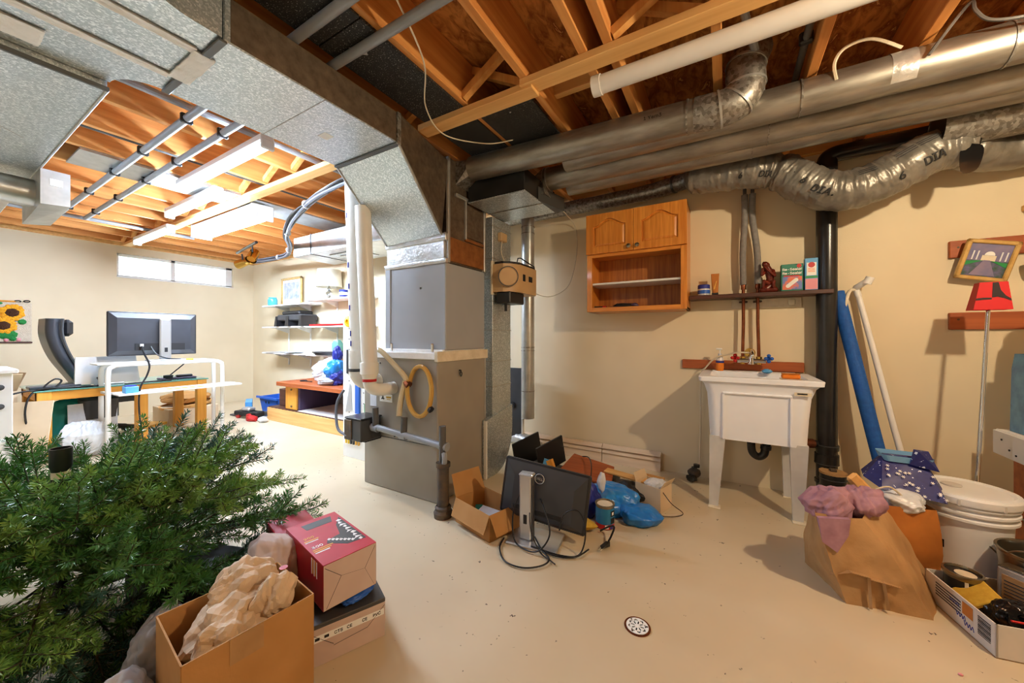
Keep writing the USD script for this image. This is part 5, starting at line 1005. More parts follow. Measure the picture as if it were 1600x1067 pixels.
t = thing('power_plug', 'black power plug at the end of a cord by the paint tin', 'plug', (-.53, 1.92, 0))
t.p('cord', tube(spline([(-.60, 2.0, .012), (-.55, 2.0, .05), (-.515, 1.97, .07), (-.515, 1.92, .05), (-.525, 1.88, .025)], 6), .005, 6), 'wire_black'); t.p('plug', hull([(-.54, 1.885, .005), (-.515, 1.89, .005), (-.535, 1.885, .03), (-.515, 1.89, .03), (-.545, 1.84, .005), (-.53, 1.84, .022), (-.555, 1.845, .02)]), 'black_plastic', False)
for k in (0, 1): t.p('prong', rod((-.538 - .01 * k, 1.842, .012), (-.545 - .01 * k, 1.815, .010), .003, 5), 'chrome')
c_ = np.array((-.60, 2.09, 0))
t = thing('paint_can', 'blue-labelled paint tin on the floor right of the fallen monitor', 'can', c_)
t.p('can', lathe([(0, 0), (.052, 0), (.052, .125), (.056, .128), (.056, .135), (.049, .135), (.047, .128), (0, .128)], c_, 28), 'steel_can', 35); t.p('label', lathe([(.0528, .03), (.0528, .118)], c_, 28), 'can_label_blue', 40); t.p('label_foot', lathe([(.0529, .004), (.0529, .03)], c_, 28), 'red', 40)
t.p('lid', lathe([(0, .1295), (.044, .1295), (.044, .128)], c_, 24), 'cream_tape', False)
for a, z, w_, m in ((-20, .09, .03, 'ink'), (-20, .09, .016, 'ink_white'), (-62, .018, .02, 'ink_white'), (-20, .05, .03, 'ink'), (-30, .016, .02, 'ink_blue')): t.p('label_print', xf(bx(.052, .0535 + .0005 * (m == 'ink_white'), -w_ / 2, w_ / 2, z - w_ / 2, z + w_ / 2), c_, rz=a), m, False)
one('blue_bag', 'bright blue plastic shopping bag spread on the floor behind the paint tin', 'bag', cat(blob((-.62, 2.33, .05), (.40, .30, .20), 2, .5, 5, 5, ridge=True, base=.001), blob((-.44, 2.24, .035), (.26, .2, .14), 5, .5, 5, 4, ridge=True, base=.001)), 'bag_blue', True, )
one('navy_bag', 'deep blue plastic bag bunched between the monitor and the paint tin', 'bag', blob((-.72, 2.18, .09), (.14, .16, .22), 9, .45, 5, 4, ridge=True, base=.001), 'bag_navy', True)
one('plastic_bag', 'white and violet plastic bag peeking over the blue bags', 'bag', blob((-.66, 2.22, .20), (.05, .05, .13), 3, .4, 5, 4, ridge=True), 'bag_white', True)
ob = open_box('cardboard_box', 'small pale open carton stuffed with packing near the sink', (-.40, 2.50, 0), -20, .17, .14, .15, {'+x': (.05, 60), '-x': (.05, 70)}, 'cardboard_pale', 'dark_gray')
one('packing', 'white packing stuff in the small pale carton', 'packing', blob((-.39, 2.51, .14), (.13, .10, .08), 3, .4, 6, 4, ridge=True), 'bag_white', True)
cord('cable', 'thin brown cord trailing from the small pale carton', [(-.34, 2.44, .13), (-.28, 2.40, .08), (-.22, 2.44, .02), (-.25, 2.40, .01), (-.32, 2.36, .01), (-.36, 2.40, .01)], .004, 'cast_iron')
sp = thing('shelf_unit', 'dark toppled rack with upright dividers behind the fallen monitor', 'rack', (-1.3, 2.75, 0))
for x, y in ((-1.38, 2.52), (-1.17, 2.52)): sp.p('divider', xf(bx(-.008, .008, -.14, .14, 0, .22, .002), (x, y + .12, .06), rx=12, rz=-22), 'black_plastic', False)
sp.p('tray', xf(bx(-.24, .24, -.14, .14, 0, .06, .004), (-1.24, 2.60, 0), rz=-5), 'black_plastic', False)
one('paper_scrap', 'small blue and white packet wedged in the dark rack', 'packet', xf(bx(-.03, .03, -.004, .004, 0, .10), (-1.14, 2.42, .10), rz=20, ry=15), 'sky_blue', False)
one('wood_wedge', 'short pale wood offcut behind the monitor top edge', 'wood', xf(bx(-.02, .02, -.02, .02, 0, .12), (-1.07, 2.44, .08), ry=-20), 'pine_z', False)
t = thing('keyboard_tray', 'tilted orange-brown board lying on a black tray below the wall trim', 'board', (-.86, 2.64, 0))
t.p('board', hull([(-1.06, 2.52, .10), (-.66, 2.44, .075), (-.70, 2.68, .13), (-1.04, 2.76, .15), (-1.06, 2.52, .112), (-.66, 2.44, .087), (-.70, 2.68, .142), (-1.04, 2.76, .162)]), 'red_wood', False)
t.p('tray', hull([(-1.06, 2.53, 0.0), (-.62, 2.42, 0), (-.66, 2.70, 0), (-1.04, 2.78, 0), (-1.06, 2.53, .09), (-.62, 2.42, .06), (-.66, 2.70, .10), (-1.04, 2.78, .13)]), 'black_plastic', False)
cord('cable', 'black cable arching over the tilted brown board', [(-.95, 2.70, .17), (-.88, 2.64, .19), (-.82, 2.52, .17), (-.79, 2.40, .09), (-.78, 2.36, .02)], .006)
one('black_bin_bag', 'heap of black cloth between the blue bag and the brown board', 'cloth', blob((-.56, 2.50, .05), (.34, .2, .15), 12, .4, 5, 4, ridge=True, base=.001), 'black_plastic', True)
one('plywood_scrap', 'long scrap of pale plywood on top of the black heap', 'board', xf(bx(-.15, .15, -.03, .03, 0, .012, .002), (-.60, 2.58, .125), rz=-14, rx=8), 'pine_x', False)
one('folded_card', 'yellowish folded card behind the small pale carton', 'card', xf(bx(-.10, .10, -.05, .05, 0, .01), (-.46, 2.66, .10), rz=-8, rx=20), 'cardboard', False)
one('yellow_cloth', 'yellow cloth on the floor under the monitor', 'cloth', blob((-.80, 1.98, .03), (.36, .14, .09), 5, .4, 5, 4, ridge=True, base=.001), 'sponge', True)
one('pink_crumb', 'tiny pink scrap on the bare floor at bottom right', 'scrap', blob((.66, 1.75, .004), (.012, .008, .008), 1, .3, 4, 2, base=.0005), 'pink', True)

# ================================================ the office end of the room
def bracket_shelf(lab, x0, x1, z, y0=2.94, m='melamine', brackets=()):
    t = thing('wall_shelf', lab, 'shelf', ((x0 + x1) / 2, 3.07, z)); t.p('board', bx(x0, x1, y0, 3.197, z - .02, z, .002), m, False)
    for x in brackets: t.p('bracket', prism([(3.185, z - .02), (2.99, z - .02), (2.99, z - .03), (3.185, z - .10)], 'x', x - .008, x + .008), 'white_paint', False)
    return t
for i, z in enumerate((1.58, 1.25, .85)):
    nm = ('top', 'middle', 'bottom')[i]
    bracket_shelf(f'white left-hand wall shelf, {nm} of its column in the office corner', -6.30, -5.14, z, brackets=(-6.0, -5.4)); bracket_shelf(f'white right-hand wall shelf, {nm} of its column near the pegboard', -5.10, -3.9, z + (.035, -.005, -.005)[i], brackets=(-4.75, -4.2))
for k, x in enumerate((-6.0, -5.4, -4.75, -4.2)): one('shelf_rail', ('leftmost', 'second', 'third', 'rightmost')[k] + ' slotted white rail carrying the office wall shelves', 'rail', bx(x - .012, x + .012, 3.186, 3.199, .65, 1.60, .002), 'white_paint', False)
def picture(name, label, x0, x1, y, z0, z1, fr, art, w=.035, tilt=0):
    t = thing(name, label, 'picture', ((x0 + x1) / 2, y, z0))
    for a in ((x0, x1, z0, z0 + w), (x0, x1, z1 - w, z1), (x0, x0 + w, z0, z1), (x1 - w, x1, z0, z1)): t.p('frame', bx(a[0], a[1], y - .02, y, a[2], a[3], .004), fr, False)
    t.p('mat', bx(x0 + w * .9, x1 - w * .9, y - .008, y - .002, z0 + w * .9, z1 - w * .9), 'mat_board', False)
    t.p('print', bx(x0 + w * 2.2, x1 - w * 2.2, y - .0095, y - .007, z0 + w * 3, z1 - w * 2.2), art, False)
picture('framed_print', 'gold-framed print of a blue city view on the top left office shelf', -6.13, -5.56, 3.16, 1.582, 2.02, 'gold_frame', 'paint_city')
picture('framed_print', 'small gold-framed colourful print on the wall right of the white vent pipes', -3.42, -2.9, 3.196, 1.36, 1.72, 'gold_frame', 'paint_warm')
t = thing('candle_jar', 'bright aqua glass jar beside the framed city print', 'jar', (-6.08, 2.99, 1.58)); t.p('glass', lathe([(0, 0), (.06, 0), (.065, .02), (.065, .09), (.055, .11)], (-6.08, 2.99, 1.58), 18), 'aqua', 40); t.p('lid', lathe([(.055, .11), (.055, .125), (0, .125)], (-6.08, 2.99, 1.58), 18), 'aqua', 40)
t = thing('table_lamp', 'small lamp with a cream drum shade on the top right office shelf', 'lamp', (-4.72, 3.05, 1.615))
t.p('base', lathe([(0, 0), (.07, 0), (.07, .015), (.02, .03), (.04, .06), (.045, .09), (.015, .12), (.03, .14), (.01, .17), (.01, .20)], (-4.72, 3.05, 1.615), 18), 'chrome', 40); t.p('shade', lathe([(.165, .165), (.15, .40)], (-4.72, 3.05, 1.615), 28), 'shade_cream', 40); t.p('shade_top', lathe([(0, .395), (.15, .395)], (-4.72, 3.05, 1.615), 28), 'shade_cream', False)
t = thing('blue_mug', 'blue and white patterned mug right of the small lamp', 'mug', (-4.36, 3.02, 1.615)); t.p('mug', lathe([(0, 0), (.05, 0), (.055, .10), (.05, .10), (.045, .01)], (-4.36, 3.02, 1.615), 16), 'ink_blue', 40); t.p('band', lathe([(.0535, .03), (.055, .07)], (-4.36, 3.02, 1.615), 16), 'ink_white', 40)
pr = thing('printer', 'black inkjet printer on the middle left office shelf', 'printer', (-5.5, 3.0, 1.25)); pr.p('body', bx(-5.82, -5.18, 2.92, 3.17, 1.33, 1.42, .015), 'dark_gray', False); pr.p('scanner_lid', bx(-5.74, -5.28, 2.95, 3.16, 1.42, 1.475, .015), 'black_plastic', False)
for a in ((-5.86, -5.79), (-5.57, -5.47), (-5.22, -5.14)): pr.p('foot', hull([(a[0], 2.90, 1.25), (a[1], 2.90, 1.25), (a[0], 3.12, 1.25), (a[1], 3.12, 1.25), (a[0] + .02, 2.91, 1.40), (a[1] - .02, 2.91, 1.40), (a[0] + .02, 3.12, 1.40), (a[1] - .02, 3.12, 1.40)]), 'black_plastic', False)
one('red_folder', 'red folder lying on the middle right office shelf', 'folder', bx(-5.0, -4.1, 2.93, 3.1, 1.245, 1.268, .003), 'red', False)
for i, (x, lab) in enumerate(((-6.0, 'left sheaf of papers on the bottom left office shelf'), (-5.55, 'right sheaf of papers on the bottom left office shelf'))): one('paper_sheaf', lab, 'papers', xf(bx(-.18, .18, -.1, .1, 0, .016), (x, 3.02, .85), rz=12 * (-1) ** i, ry=-2 - 3 * i), 'bag_white' if i else 'tray_white', False)
one('picture_stack', 'flat empty frames stacked on the bottom right office shelf', 'frames', cat(*[xf(bx(-.35, .35, -.11, .11, 0, .014, .002), (-4.5, 3.03, .845 + .017 * k), rz=4 * k) for k in range(3)]), 'dark_gray', False)
one('glass_jar', 'clear square jar on the bottom right office shelf behind the frames', 'jar', loft([rrect(-4.72, -4.58, 3.08, 3.17, .015, .9), rrect(-4.72, -4.58, 3.08, 3.17, .015, 1.0), rrect(-4.69, -4.61, 3.1, 3.15, .012, 1.05)]), 'glass_green', 40)
# low bench with bags
b = thing('tv_bench', 'low pine-fronted media bench with an orange-brown top by the pegboard', 'bench', (-4.3, 2.8, 0))
b.p('plinth', bx(-5.22, -3.5, 2.50, 3.12, 0, .165, .003), 'pine_x', False); b.p('deck', bx(-5.21, -3.5, 2.51, 3.12, .165, .175), 'dark_wood', False)
b.p('top', bx(-4.92, -3.5, 2.46, 3.12, .475, .525, .004), 'red_wood', False); b.p('column', bx(-4.84, -4.56, 2.56, 3.1, .175, .475, .002), 'purple', False); dd = b.p('column_door', bx(-4.845, -4.60, 2.535, 2.56, .18, .47, .003), 'pine_z', False)
for z in (.22, .43): dd.p('knob', face(lathe([(.012, 0), (.012, .012), (0, .014)], n=12), (-4.70, 2.535, z), *FX), 'steel_can', 40)
b.p('back', bx(-4.56, -3.5, 3.08, 3.1, .175, .475), 'bag_gray', False); b.p('floor_mat', bx(-4.55, -3.5, 2.52, 3.08, .175, .18), 'tray_white', False); b.p('end', bx(-3.53, -3.5, 2.56, 3.1, .175, .475), 'purple', False)
one('speaker_box', 'dark brown speaker box on the left end of the bench plinth', 'speaker', bx(-5.16, -4.90, 2.62, 2.95, .176, .40, .006), 'dark_wood', False)
one('white_board', 'white foam board leaning at the wall behind the bench bags', 'board', xf(bx(-.42, .42, -.006, .006, 0, .22), (-4.75, 3.14, .526), rx=-8), 'melamine', False)
t = thing('shopping_bag', 'white plastic shopping bag with blue print slumped on the bench', 'bag', (-4.15, 2.75, .526)); t.p('bag', blob((-4.22, 2.76, .66), (.54, .36, .36), 3, .8, 7, 5, ridge=True, base=.527), 'bag_white', True); t.p('print', blob((-4.05, 2.68, .68), (.26, .22, .32), 6, .9, 7, 4, ridge=True, base=.527), 'bag_blue', True); t.p('print', blob((-3.95, 2.66, .60), (.14, .16, .18), 8, .35, 4, 4, base=.527), 'bag_navy', True); t.p('knot', blob((-4.08, 2.74, .88), (.15, .12, .22), 9, .5, 5, 4, ridge=True), 'bag_navy', True)
one('bag_bundle', 'blue-topped plastic bundle in front of the shopping bag', 'bag', blob((-4.05, 2.58, .57), (.3, .14, .10), 4, .4, 5, 4, ridge=True, base=.527), 'bag_gray', True)
t = thing('scissors', 'dark scissors lying at the left end of the bench top', 'scissors', (-4.62, 2.66, .526)); t.p('handle', tube([(-4.66 + .035 * math.cos(a), 2.66 + .035 * math.sin(a), .532) for a in np.linspace(0, 2 * PI, 14, endpoint=False)], .007, 6, closed=True), 'ink'); t.p('blade', bx(-4.62, -4.48, 2.655, 2.668, .527, .534), 'ink', False)
# pegboard and its tools
pg = thing('pegboard', 'white pegboard panel with hand tools beside the furnace', 'pegboard', (-2.9, 2.12, 0)); pg.p('panel', bx(-3.04, -2.62, 2.10, 2.125, 0, 1.34, .002), 'white_paint', False)
for i in range(12):
    for j in range(2): pg.p('hole', face(lathe([(0, .0006), (.006, .0006)], n=8), (-2.95 + .2 * j, 2.10, .22 + .095 * i), *FX), 'ink', False)
TL_ = lambda x, z, m: face(m, (x, 2.1005, z), *FX)
one('tape_reel', 'round yellow reel on the pegboard top', 'reel', TL_(-2.945, 1.235, lathe([(.05, 0), (.05, .02), (.02, .03), (.02, .012), (0, .012)], n=18)), 'yellow')
t = thing('tape_measure', 'yellow and black tape measure on the pegboard', 'tool', (-2.82, 2.09, .85)); t.p('case', TL_(-2.82, .90, bx(-.05, .05, -.07, .07, 0, .03, .012)), 'yellow', False); t.p('band', TL_(-2.82, .90, bx(-.052, .052, -.012, .012, 0, .033, .004)), 'ink', False)
t = thing('spirit_level', 'short blue spirit level with a red end on the pegboard', 'tool', (-2.82, 2.09, .5)); t.p('bar', TL_(-2.82, .58, bx(-.03, .03, -.17, .15, 0, .018, .004)), 'blue', False); t.p('end', TL_(-2.82, .76, bx(-.03, .03, -.03, .03, 0, .019, .004)), 'red', False)
one('trowel', 'grey pointed trowel blade hanging on the pegboard', 'tool', TL_(-2.95, .53, prism([(-.05, -.12), (.045, -.10), (.03, .12), (.012, .14)], 'z', 0, .004)), 'alu', False)
t = thing('putty_knife', 'green-handled putty knife hanging on the pegboard', 'tool', (-2.7, 2.09, .3)); t.p('handle', TL_(-2.70, .42, bx(-.02, .02, -.10, .10, 0, .025, .01)), 'green', False); t.p('blade', TL_(-2.70, .24, prism([(-.03, -.08), (.03, -.08), (.014, .08), (-.014, .08)], 'z', 0, .004)), 'alu', False)
one('file_tool', 'thin grey file hanging at the pegboard left edge', 'tool', TL_(-2.97, .88, bx(-.010, .010, -.12, .10, 0, .012, .004)), 'dark_gray', False)
for k, (x, m, lab) in enumerate(((-2.96, 'yellow', 'yellow-handled pliers low on the pegboard'), (-2.89, 'dark_gray', 'dark-handled pliers low on the pegboard'), (-2.82, 'ink_gold', 'amber-handled cutters low on the pegboard'))):
    t = thing('pliers', lab, 'tool', (x, 2.09, .15))
    for s in (-1, 1): t.p('handle', TL_(x, .22, tube([(s * .006, .06, .012), (s * .022, .0, .012), (s * .018, -.09, .012)], .009, 6)), m)
    t.p('jaw', TL_(x, .31, bx(-.014, .014, -.03, .035, .004, .02, .004)), 'chrome', False)
# desk
dk = thing('desk', 'pine desk with a green glass top at the office end', 'desk', (-5.45, 1.2, 0))
dk.p('glass_top', bx(-5.82, -5.08, .60, 1.82, .615, .627, .003), 'glass_green', False)
for a in ((-5.82, -5.78, .62, 1.80), (-5.14, -5.10, .62, 1.80), (-5.80, -5.12, .62, .66), (-5.80, -5.12, 1.76, 1.80)): dk.p('apron', bx(*a, .535, .615, .003), 'pine_y', False)
for x in (-5.80, -5.16):
    for y in (.62, 1.72): dk.p('leg', bx(x, x + .07, y, y + .085, 0, .615, .004), 'pine_z', False)
one('wooden_post', 'single orange pine post standing under the white cart shelf', 'post', bx(-4.98, -4.90, 1.19, 1.27, 0, .535, .003), 'pine_z', False)
ct = thing('computer_cart', 'white tubular computer cart with a lower shelf beside the desk', 'cart', (-4.9, 1.45, 0))
for x in (-5.12, -4.90):
    ct.p('frame', tube(spline([(x, 1.00, .02), (x, 1.0, .5), (x, 1.0, .76), (x, 1.03, .815), (x, 1.10, .83), (x, 1.5, .83), (x, 1.78, .83), (x, 1.86, .81), (x, 1.88, .75), (x, 1.88, .4), (x, 1.88, .02)], 6), .019, 12), 'white_paint', 40)
ct.p('top', bx(-5.13, -4.89, .93, 1.80, .835, .85, .004), 'white_paint', False); ct.p('shelf', bx(-5.0, -4.72, 1.03, 2.0, .555, .572, .003), 'melamine', False); ct.p('crossbar', bx(-5.1, -4.9, .99, 1.01, .56, .58), 'white_paint', False)
for x in (-5.12, -4.90):
    for y in (1.0, 1.88): ct.p('foot', bx(x - .03, x + .03, y - .03, y + .03, 0, .022, .004), 'abs_black', False)
m2 = thing('monitor', 'wide black monitor seen from behind on the white cart', 'monitor', (-5.0, 1.36, .85))
m2.p('screen', bx(-5.06, -5.03, 1.02, 1.69, .91, 1.34, .006), 'black_plastic', False); m2.p('back_shell', hull([(-5.03, 1.03, .92), (-5.03, 1.68, .92), (-5.03, 1.68, 1.33), (-5.03, 1.03, 1.33), (-5.0, 1.08, .96), (-5.0, 1.63, .96), (-5.0, 1.63, 1.28), (-5.0, 1.08, 1.28)]), 'screen_back', 20)
m2.p('port_panel', bx(-5.0, -4.992, 1.2, 1.58, .96, 1.03), 'ink', False); m2.p('stand', bx(-4.985, -4.95, 1.37, 1.46, .862, 1.28, .01), 'silver', False); m2.p('cable_hole', bx(-4.952, -4.948, 1.405, 1.43, .94, .985, .004), 'ink', False); m2.p('base', bx(-5.05, -4.90, 1.28, 1.58, .851, .865, .006), 'silver', False)
m2.p('plug', bx(-4.995, -4.97, 1.23, 1.255, 1.0, 1.025), 'bag_white', False); m2.p('cord', tube(spline([(-4.97, 1.24, 1.0), (-4.94, 1.25, .93), (-4.87, 1.27, .82), (-4.86, 1.25, .72), (-4.85, 1.2, .60), (-4.84, 1.19, .40), (-4.85, 1.22, .1)], 6), .008, 6), 'wire_black')
m2.p('cord', tube(spline([(-4.98, 1.31, 1.0), (-4.93, 1.34, .92), (-4.91, 1.42, .875), (-4.91, 1.55, .86)], 6), .006, 6), 'wire_black')
im = thing('computer', 'silver all-in-one computer seen from behind on the desk', 'computer', (-5.3, 1.08, .627)); im.p('shell', hull([(-5.26, .86, .64), (-5.26, 1.30, .64), (-5.30, .87, .90), (-5.30, 1.28, .90), (-5.30, .86, .64), (-5.30, 1.30, .64), (-5.32, .87, .90), (-5.32, 1.28, .90)]), 'alu', False); im.p('foot', bx(-5.38, -5.24, 1.0, 1.18, .627, .64, .003), 'alu', False); im.p('cord', tube(spline([(-5.25, 1.0, .70), (-5.15, 1.0, .64), (-5.1, .9, .64), (-5.12, .7, .64)], 6), .007, 6), 'wire_black')
t = thing('phone_headset', 'dark telephone and headset on a tray on the glass desk', 'phone', (-5.3, 1.62, .627)); t.p('tray', bx(-5.38, -5.22, 1.46, 1.76, .628, .645, .006), 'purple', False); t.p('earpiece', lathe([(0, 0), (.04, 0), (.04, .03), (0, .035)], (-5.25, 1.52, .645), 14), 'ink', 40); t.p('boom', rod((-5.25, 1.53, .67), (-5.24, 1.66, .80), .006, 6), 'ink'); t.p('handset', bx(-5.32, -5.27, 1.60, 1.74, .645, .67, .008), 'black_plastic', False)
t = thing('keyboard', 'dark keyboard with a tangle of cords at the left end of the desk', 'keyboard', (-5.3, .78, .627)); t.p('keys', bx(-5.42, -5.25, .60, .90, .628, .65, .005), 'screen_back', False)
for k, q in enumerate(([(-5.12, .95, .633), (-5.1, .75, .64), (-5.1, .66, .65), (-5.12, .72, .72), (-5.12, .76, .70), (-5.11, .70, .64), (-5.1, .55, .632), (-4.98, .40, .60)], [(-5.12, 1.0, .634), (-5.09, .8, .64), (-5.09, .62, .634), (-5.06, .56, .5), (-5.07, .58, .3), (-5.08, .68, .12)], [(-5.10, 1.5, .634), (-5.1, 1.3, .635), (-5.1, 1.15, .632)])): t.p('cord', tube(spline(q, 7), .007, 6), 'wire_black')
t = thing('blue_box', 'small blue tool box on the lower shelf of the white cart', 'box', (-4.8, 1.14, .572)); t.p('box', bx(-4.86, -4.76, 1.08, 1.17, .572, .632, .004), 'sky_blue', False); t.p('insert', bx(-4.85, -4.77, 1.09, 1.16, .632, .640), 'ink_blue', False)
one('ruler', 'yellow ruler lying on the lower shelf of the white cart', 'ruler', xf(bx(-.012, .012, -.15, .15, 0, .006), (-4.77, 1.52, .5725), rz=-8), 'ink_gold', False)
one('marker', 'yellow highlighter at the top edge of the white cart', 'pen', rod((-4.90, 1.56, .858), (-4.90, 1.62, .858), .009, 8), 'yellow')
ch = thing('office_chair', 'dark grey high-backed office chair behind the desk', 'chair', (-5.75, 1.1, 0))
bk_ = spline([(-5.86, .80, 1.275), (-5.86, .80, 1.10), (-5.86, .86, .88), (-5.86, .97, .66), (-5.86, 1.05, .5)], 6)
secs = []
for k, q in enumerate(bk_):
    u = k / (len(bk_) - 1); th_ = .055; w_ = .22 - .03 * abs(u - .5)
    secs.append(np.array([(x, q[1] + dy, q[2]) for x, dy in [(p[0] - 5.86, p[1]) for p in rrect(-w_, w_, -th_, th_, .05, 0)[:, :2]]]))
ch.p('backrest', loft(secs), 'screen_back', 30); ch.p('piping', tube(np.array([(q[0] + .22, q[1] + .045, q[2]) for q in bk_]), .012, 6), 'dark_gray')
ch.p('headrest', bx(-5.99, -5.72, .855, .93, 1.10, 1.27, .03), 'black_plastic', False)
ch.p('seat', loft([rrect(-6.05, -5.55, .98, 1.42, .08, z) for z in (.40, .44, .50)] + [rrect(-6.02, -5.58, 1.0, 1.40, .08, .52)]), 'dark_gray', 30); ch.p('column', rod((-5.8, 1.2, .1), (-5.8, 1.2, .4), .03, 12), 'black_plastic')
for k in range(5):
    a = 2 * PI * k / 5; q = (-5.8 + .28 * math.cos(a), 1.2 + .28 * math.sin(a)); ch.p('arm', tube([(-5.8, 1.2, .12), (*q, .07)], [.03, .018], 8), 'black_plastic'); ch.p('caster', trimesh.creation.icosphere(2, .032).apply_translation((*q, .033)), 'abs_black')
st = thing('saddle_stool', 'dark grey padded stool under the desk by the white bag', 'stool', (-5.35, 1.05, 0)); st.p('seat', loft([rrect(-5.52, -5.26, .90, 1.16, .06, z) for z in (.30, .34, .48)] + [rrect(-5.50, -5.28, .92, 1.14, .06, .50)]), 'dark_gray', 30); st.p('column', rod((-5.39, 1.03, .02), (-5.39, 1.03, .3), .03, 12), 'black_plastic'); st.p('base', lathe([(0, 0), (.17, 0), (.15, .02), (.03, .03)], (-5.39, 1.03, 0), 20), 'black_plastic')
wc = thing('white_cabinet', 'white cabinet with round knobs cut by the left edge of the picture', 'cabinet', (-4.1, .1, 0)); wc.p('body', bx(-4.35, -3.91, -.35, .385, 0, .865, .004), 'white_paint', False); wc.p('top', bx(-4.37, -3.89, -.37, .405, .865, .89, .004), 'white_paint', False); wc.p('crown', loft([rrect(-4.3, -3.95, -.3, .34, .02, .89), rrect(-4.2, -4.05, -.2, .25, .02, .93)]), 'white_paint', 20)
for z in (.66, .78): wc.p('knob', face(lathe([(.012, 0), (.018, .015), (0, .02)], n=14), (-3.91, .335, z), *FY), 'dark_gray', 40)
# clutter under and round the desk
open_box('cardboard_box', 'tall tan carton standing between the white cabinet and the desk', (-5.55, .36, 0), 12, .42, .30, .62, {'+y': (.16, 70), '+x': (.2, 50), '-x': (.16, 80)}, 'cardboard_pale', 'cardboard')
one('carton_flap', 'leaning tan cardboard sheet left of the desk leg', 'cardboard', xf(bx(-.16, .16, -.006, .006, 0, .56), (-5.0, .50, .0), rz=60, rx=-14), 'cardboard_pale', False)
one('teal_bag', 'teal green bag standing under the left end of the desk', 'bag', blob((-5.45, .86, .26), (.22, .34, .5), 4, .15, 4, 4, base=.001), 'teal', True)
one('white_bag', 'large white plastic bag in front of the teal bag under the desk', 'bag', blob((-5.02, .90, .17), (.18, .32, .36), 5, .6, 6, 5, ridge=True, base=.001), 'bag_white', True)
one('white_board', 'pale blue-white board leaning behind the white bag under the desk', 'board', xf(bx(-.008, .008, -.16, .16, 0, .46), (-5.25, .98, 0), ry=-5), 'bag_white', False)
for k, (x, y, rz, m, lab) in enumerate(((-5.9, 1.5, 10, 'tray_white', 'white binder flat on the floor behind the desk legs'), (-5.95, 1.52, 30, 'ink_gold', 'tan folder on the white binder behind the desk legs'), (-5.6, 1.35, -20, 'glass_green', 'green sheet of paper on the office floor'))): one('paper_stack', lab, 'papers', xf(bx(-.15, .15, -.11, .11, 0, .03), (x, y, .001 + (.031 if k == 1 else 0)), rz=rz), m, False)
one('round_tray', 'round pale wooden tray leaning low behind the cart', 'tray', xf(lathe([(0, 0), (.26, 0), (.27, .03), (.25, .03), (.24, .012), (0, .012)], n=30), (-6.1, 1.95, .20), rx=6), 'pine_x', 30)
one('kraft_parcel', 'crumpled kraft paper parcel behind the cart', 'parcel', blob((-6.2, 1.95, .30), (.5, .5, .16), 3, .35, 4, 4, ridge=True, base=.236), 'cardboard', True)
one('storage_box', 'flat tan carton carrying the round wooden tray', 'box', bx(-6.4, -5.85, 1.7, 2.2, 0, .198, .004), 'cardboard_pale', False)
for k, (x, y) in enumerate(((-5.95, 2.22), (-5.85, 2.42))): one('floor_pad', ('left', 'right')[k] + ' black rubber pad on the floor right of the cart', 'pad', bx(x - .10, x + .10, y - .05, y + .05, 0, .02, .004), 'dark_gray', False)
# toys
t = thing('blue_crate', 'blue plastic toy bin on the floor left of the bench', 'bin', (-5.75, 2.85, 0)); t.p('bin', loft([rrect(-5.9, -5.45, 2.75, 3.0, .03, .0), rrect(-5.93, -5.42, 2.72, 3.03, .03, .22), rrect(-5.90, -5.45, 2.75, 3.0, .03, .22), rrect(-5.88, -5.47, 2.77, 2.98, .03, .02)]), 'blue', 30); t.p('rim', cat(bx(-5.95, -5.40, 2.70, 2.72, .20, .23)), 'blue', False)
for x in (-5.72, -5.64): t.p('hole', face(lathe([(0, .001), (.02, .001)], n=10), (x, 2.722, .15), *FX), 'ink', False)
t = thing('toy_carton', 'cyan and red printed toy box in front of the blue bin', 'box', (-5.85, 2.55, 0)); t.p('carton', xf(bx(-.17, .17, -.04, .04, 0, .19, .003), (-5.84, 2.56, 0), rz=-25), 'sky_blue', False); t.p('print', xf(bx(-.02, .15, -.042, -.04, .08, .17), (-5.84, 2.56, 0), rz=-25), 'red', False); t.p('print', xf(bx(-.12, .15, -.0425, -.04, .10, .13), (-5.84, 2.56, 0), rz=-25), 'ink_white', False)
t = thing('toy_truck', 'black and red toy vehicle on the floor by the bench end', 'toy', (-5.5, 2.42, 0)); t.p('chassis', xf(bx(-.22, .2, -.06, .06, .04, .10, .01), (-5.5, 2.42, 0), rz=12), 'ink', False); t.p('cab', xf(bx(-.10, .05, -.05, .05, .10, .15, .015), (-5.5, 2.42, 0), rz=12), 'silver', False)
for k, (u, v) in enumerate(((-.15, -.07), (.13, -.07), (-.15, .07), (.13, .07))): t.p('wheel', xf(xf(lathe([(0, -.015), (.045, -.015), (.045, .015), (0, .015)], n=16), rx=90), (-5.5 + u, 2.42 + v, .045)), 'red' if k < 2 else 'ink', 35)
one('toy_blocks', 'red toy pieces heaped in front of the bench end', 'toy', blob((-5.32, 2.36, .03), (.22, .12, .09), 4, .5, 7, 4, ridge=True, base=.001), 'red', True)
one('toy_rail', 'long black and grey toy launcher on the floor by the bench', 'toy', xf(bx(-.25, .25, -.03, .03, .02, .07, .01), (-5.42, 2.62, .0), rz=20, ry=-6), 'dark_gray', False)
one('white_pouch', 'crumpled white pouch at the front corner of the bench', 'pouch', blob((-5.12, 2.40, .03), (.16, .1, .09), 6, .4, 5, 3, ridge=True, base=.001), 'bag_white', True)
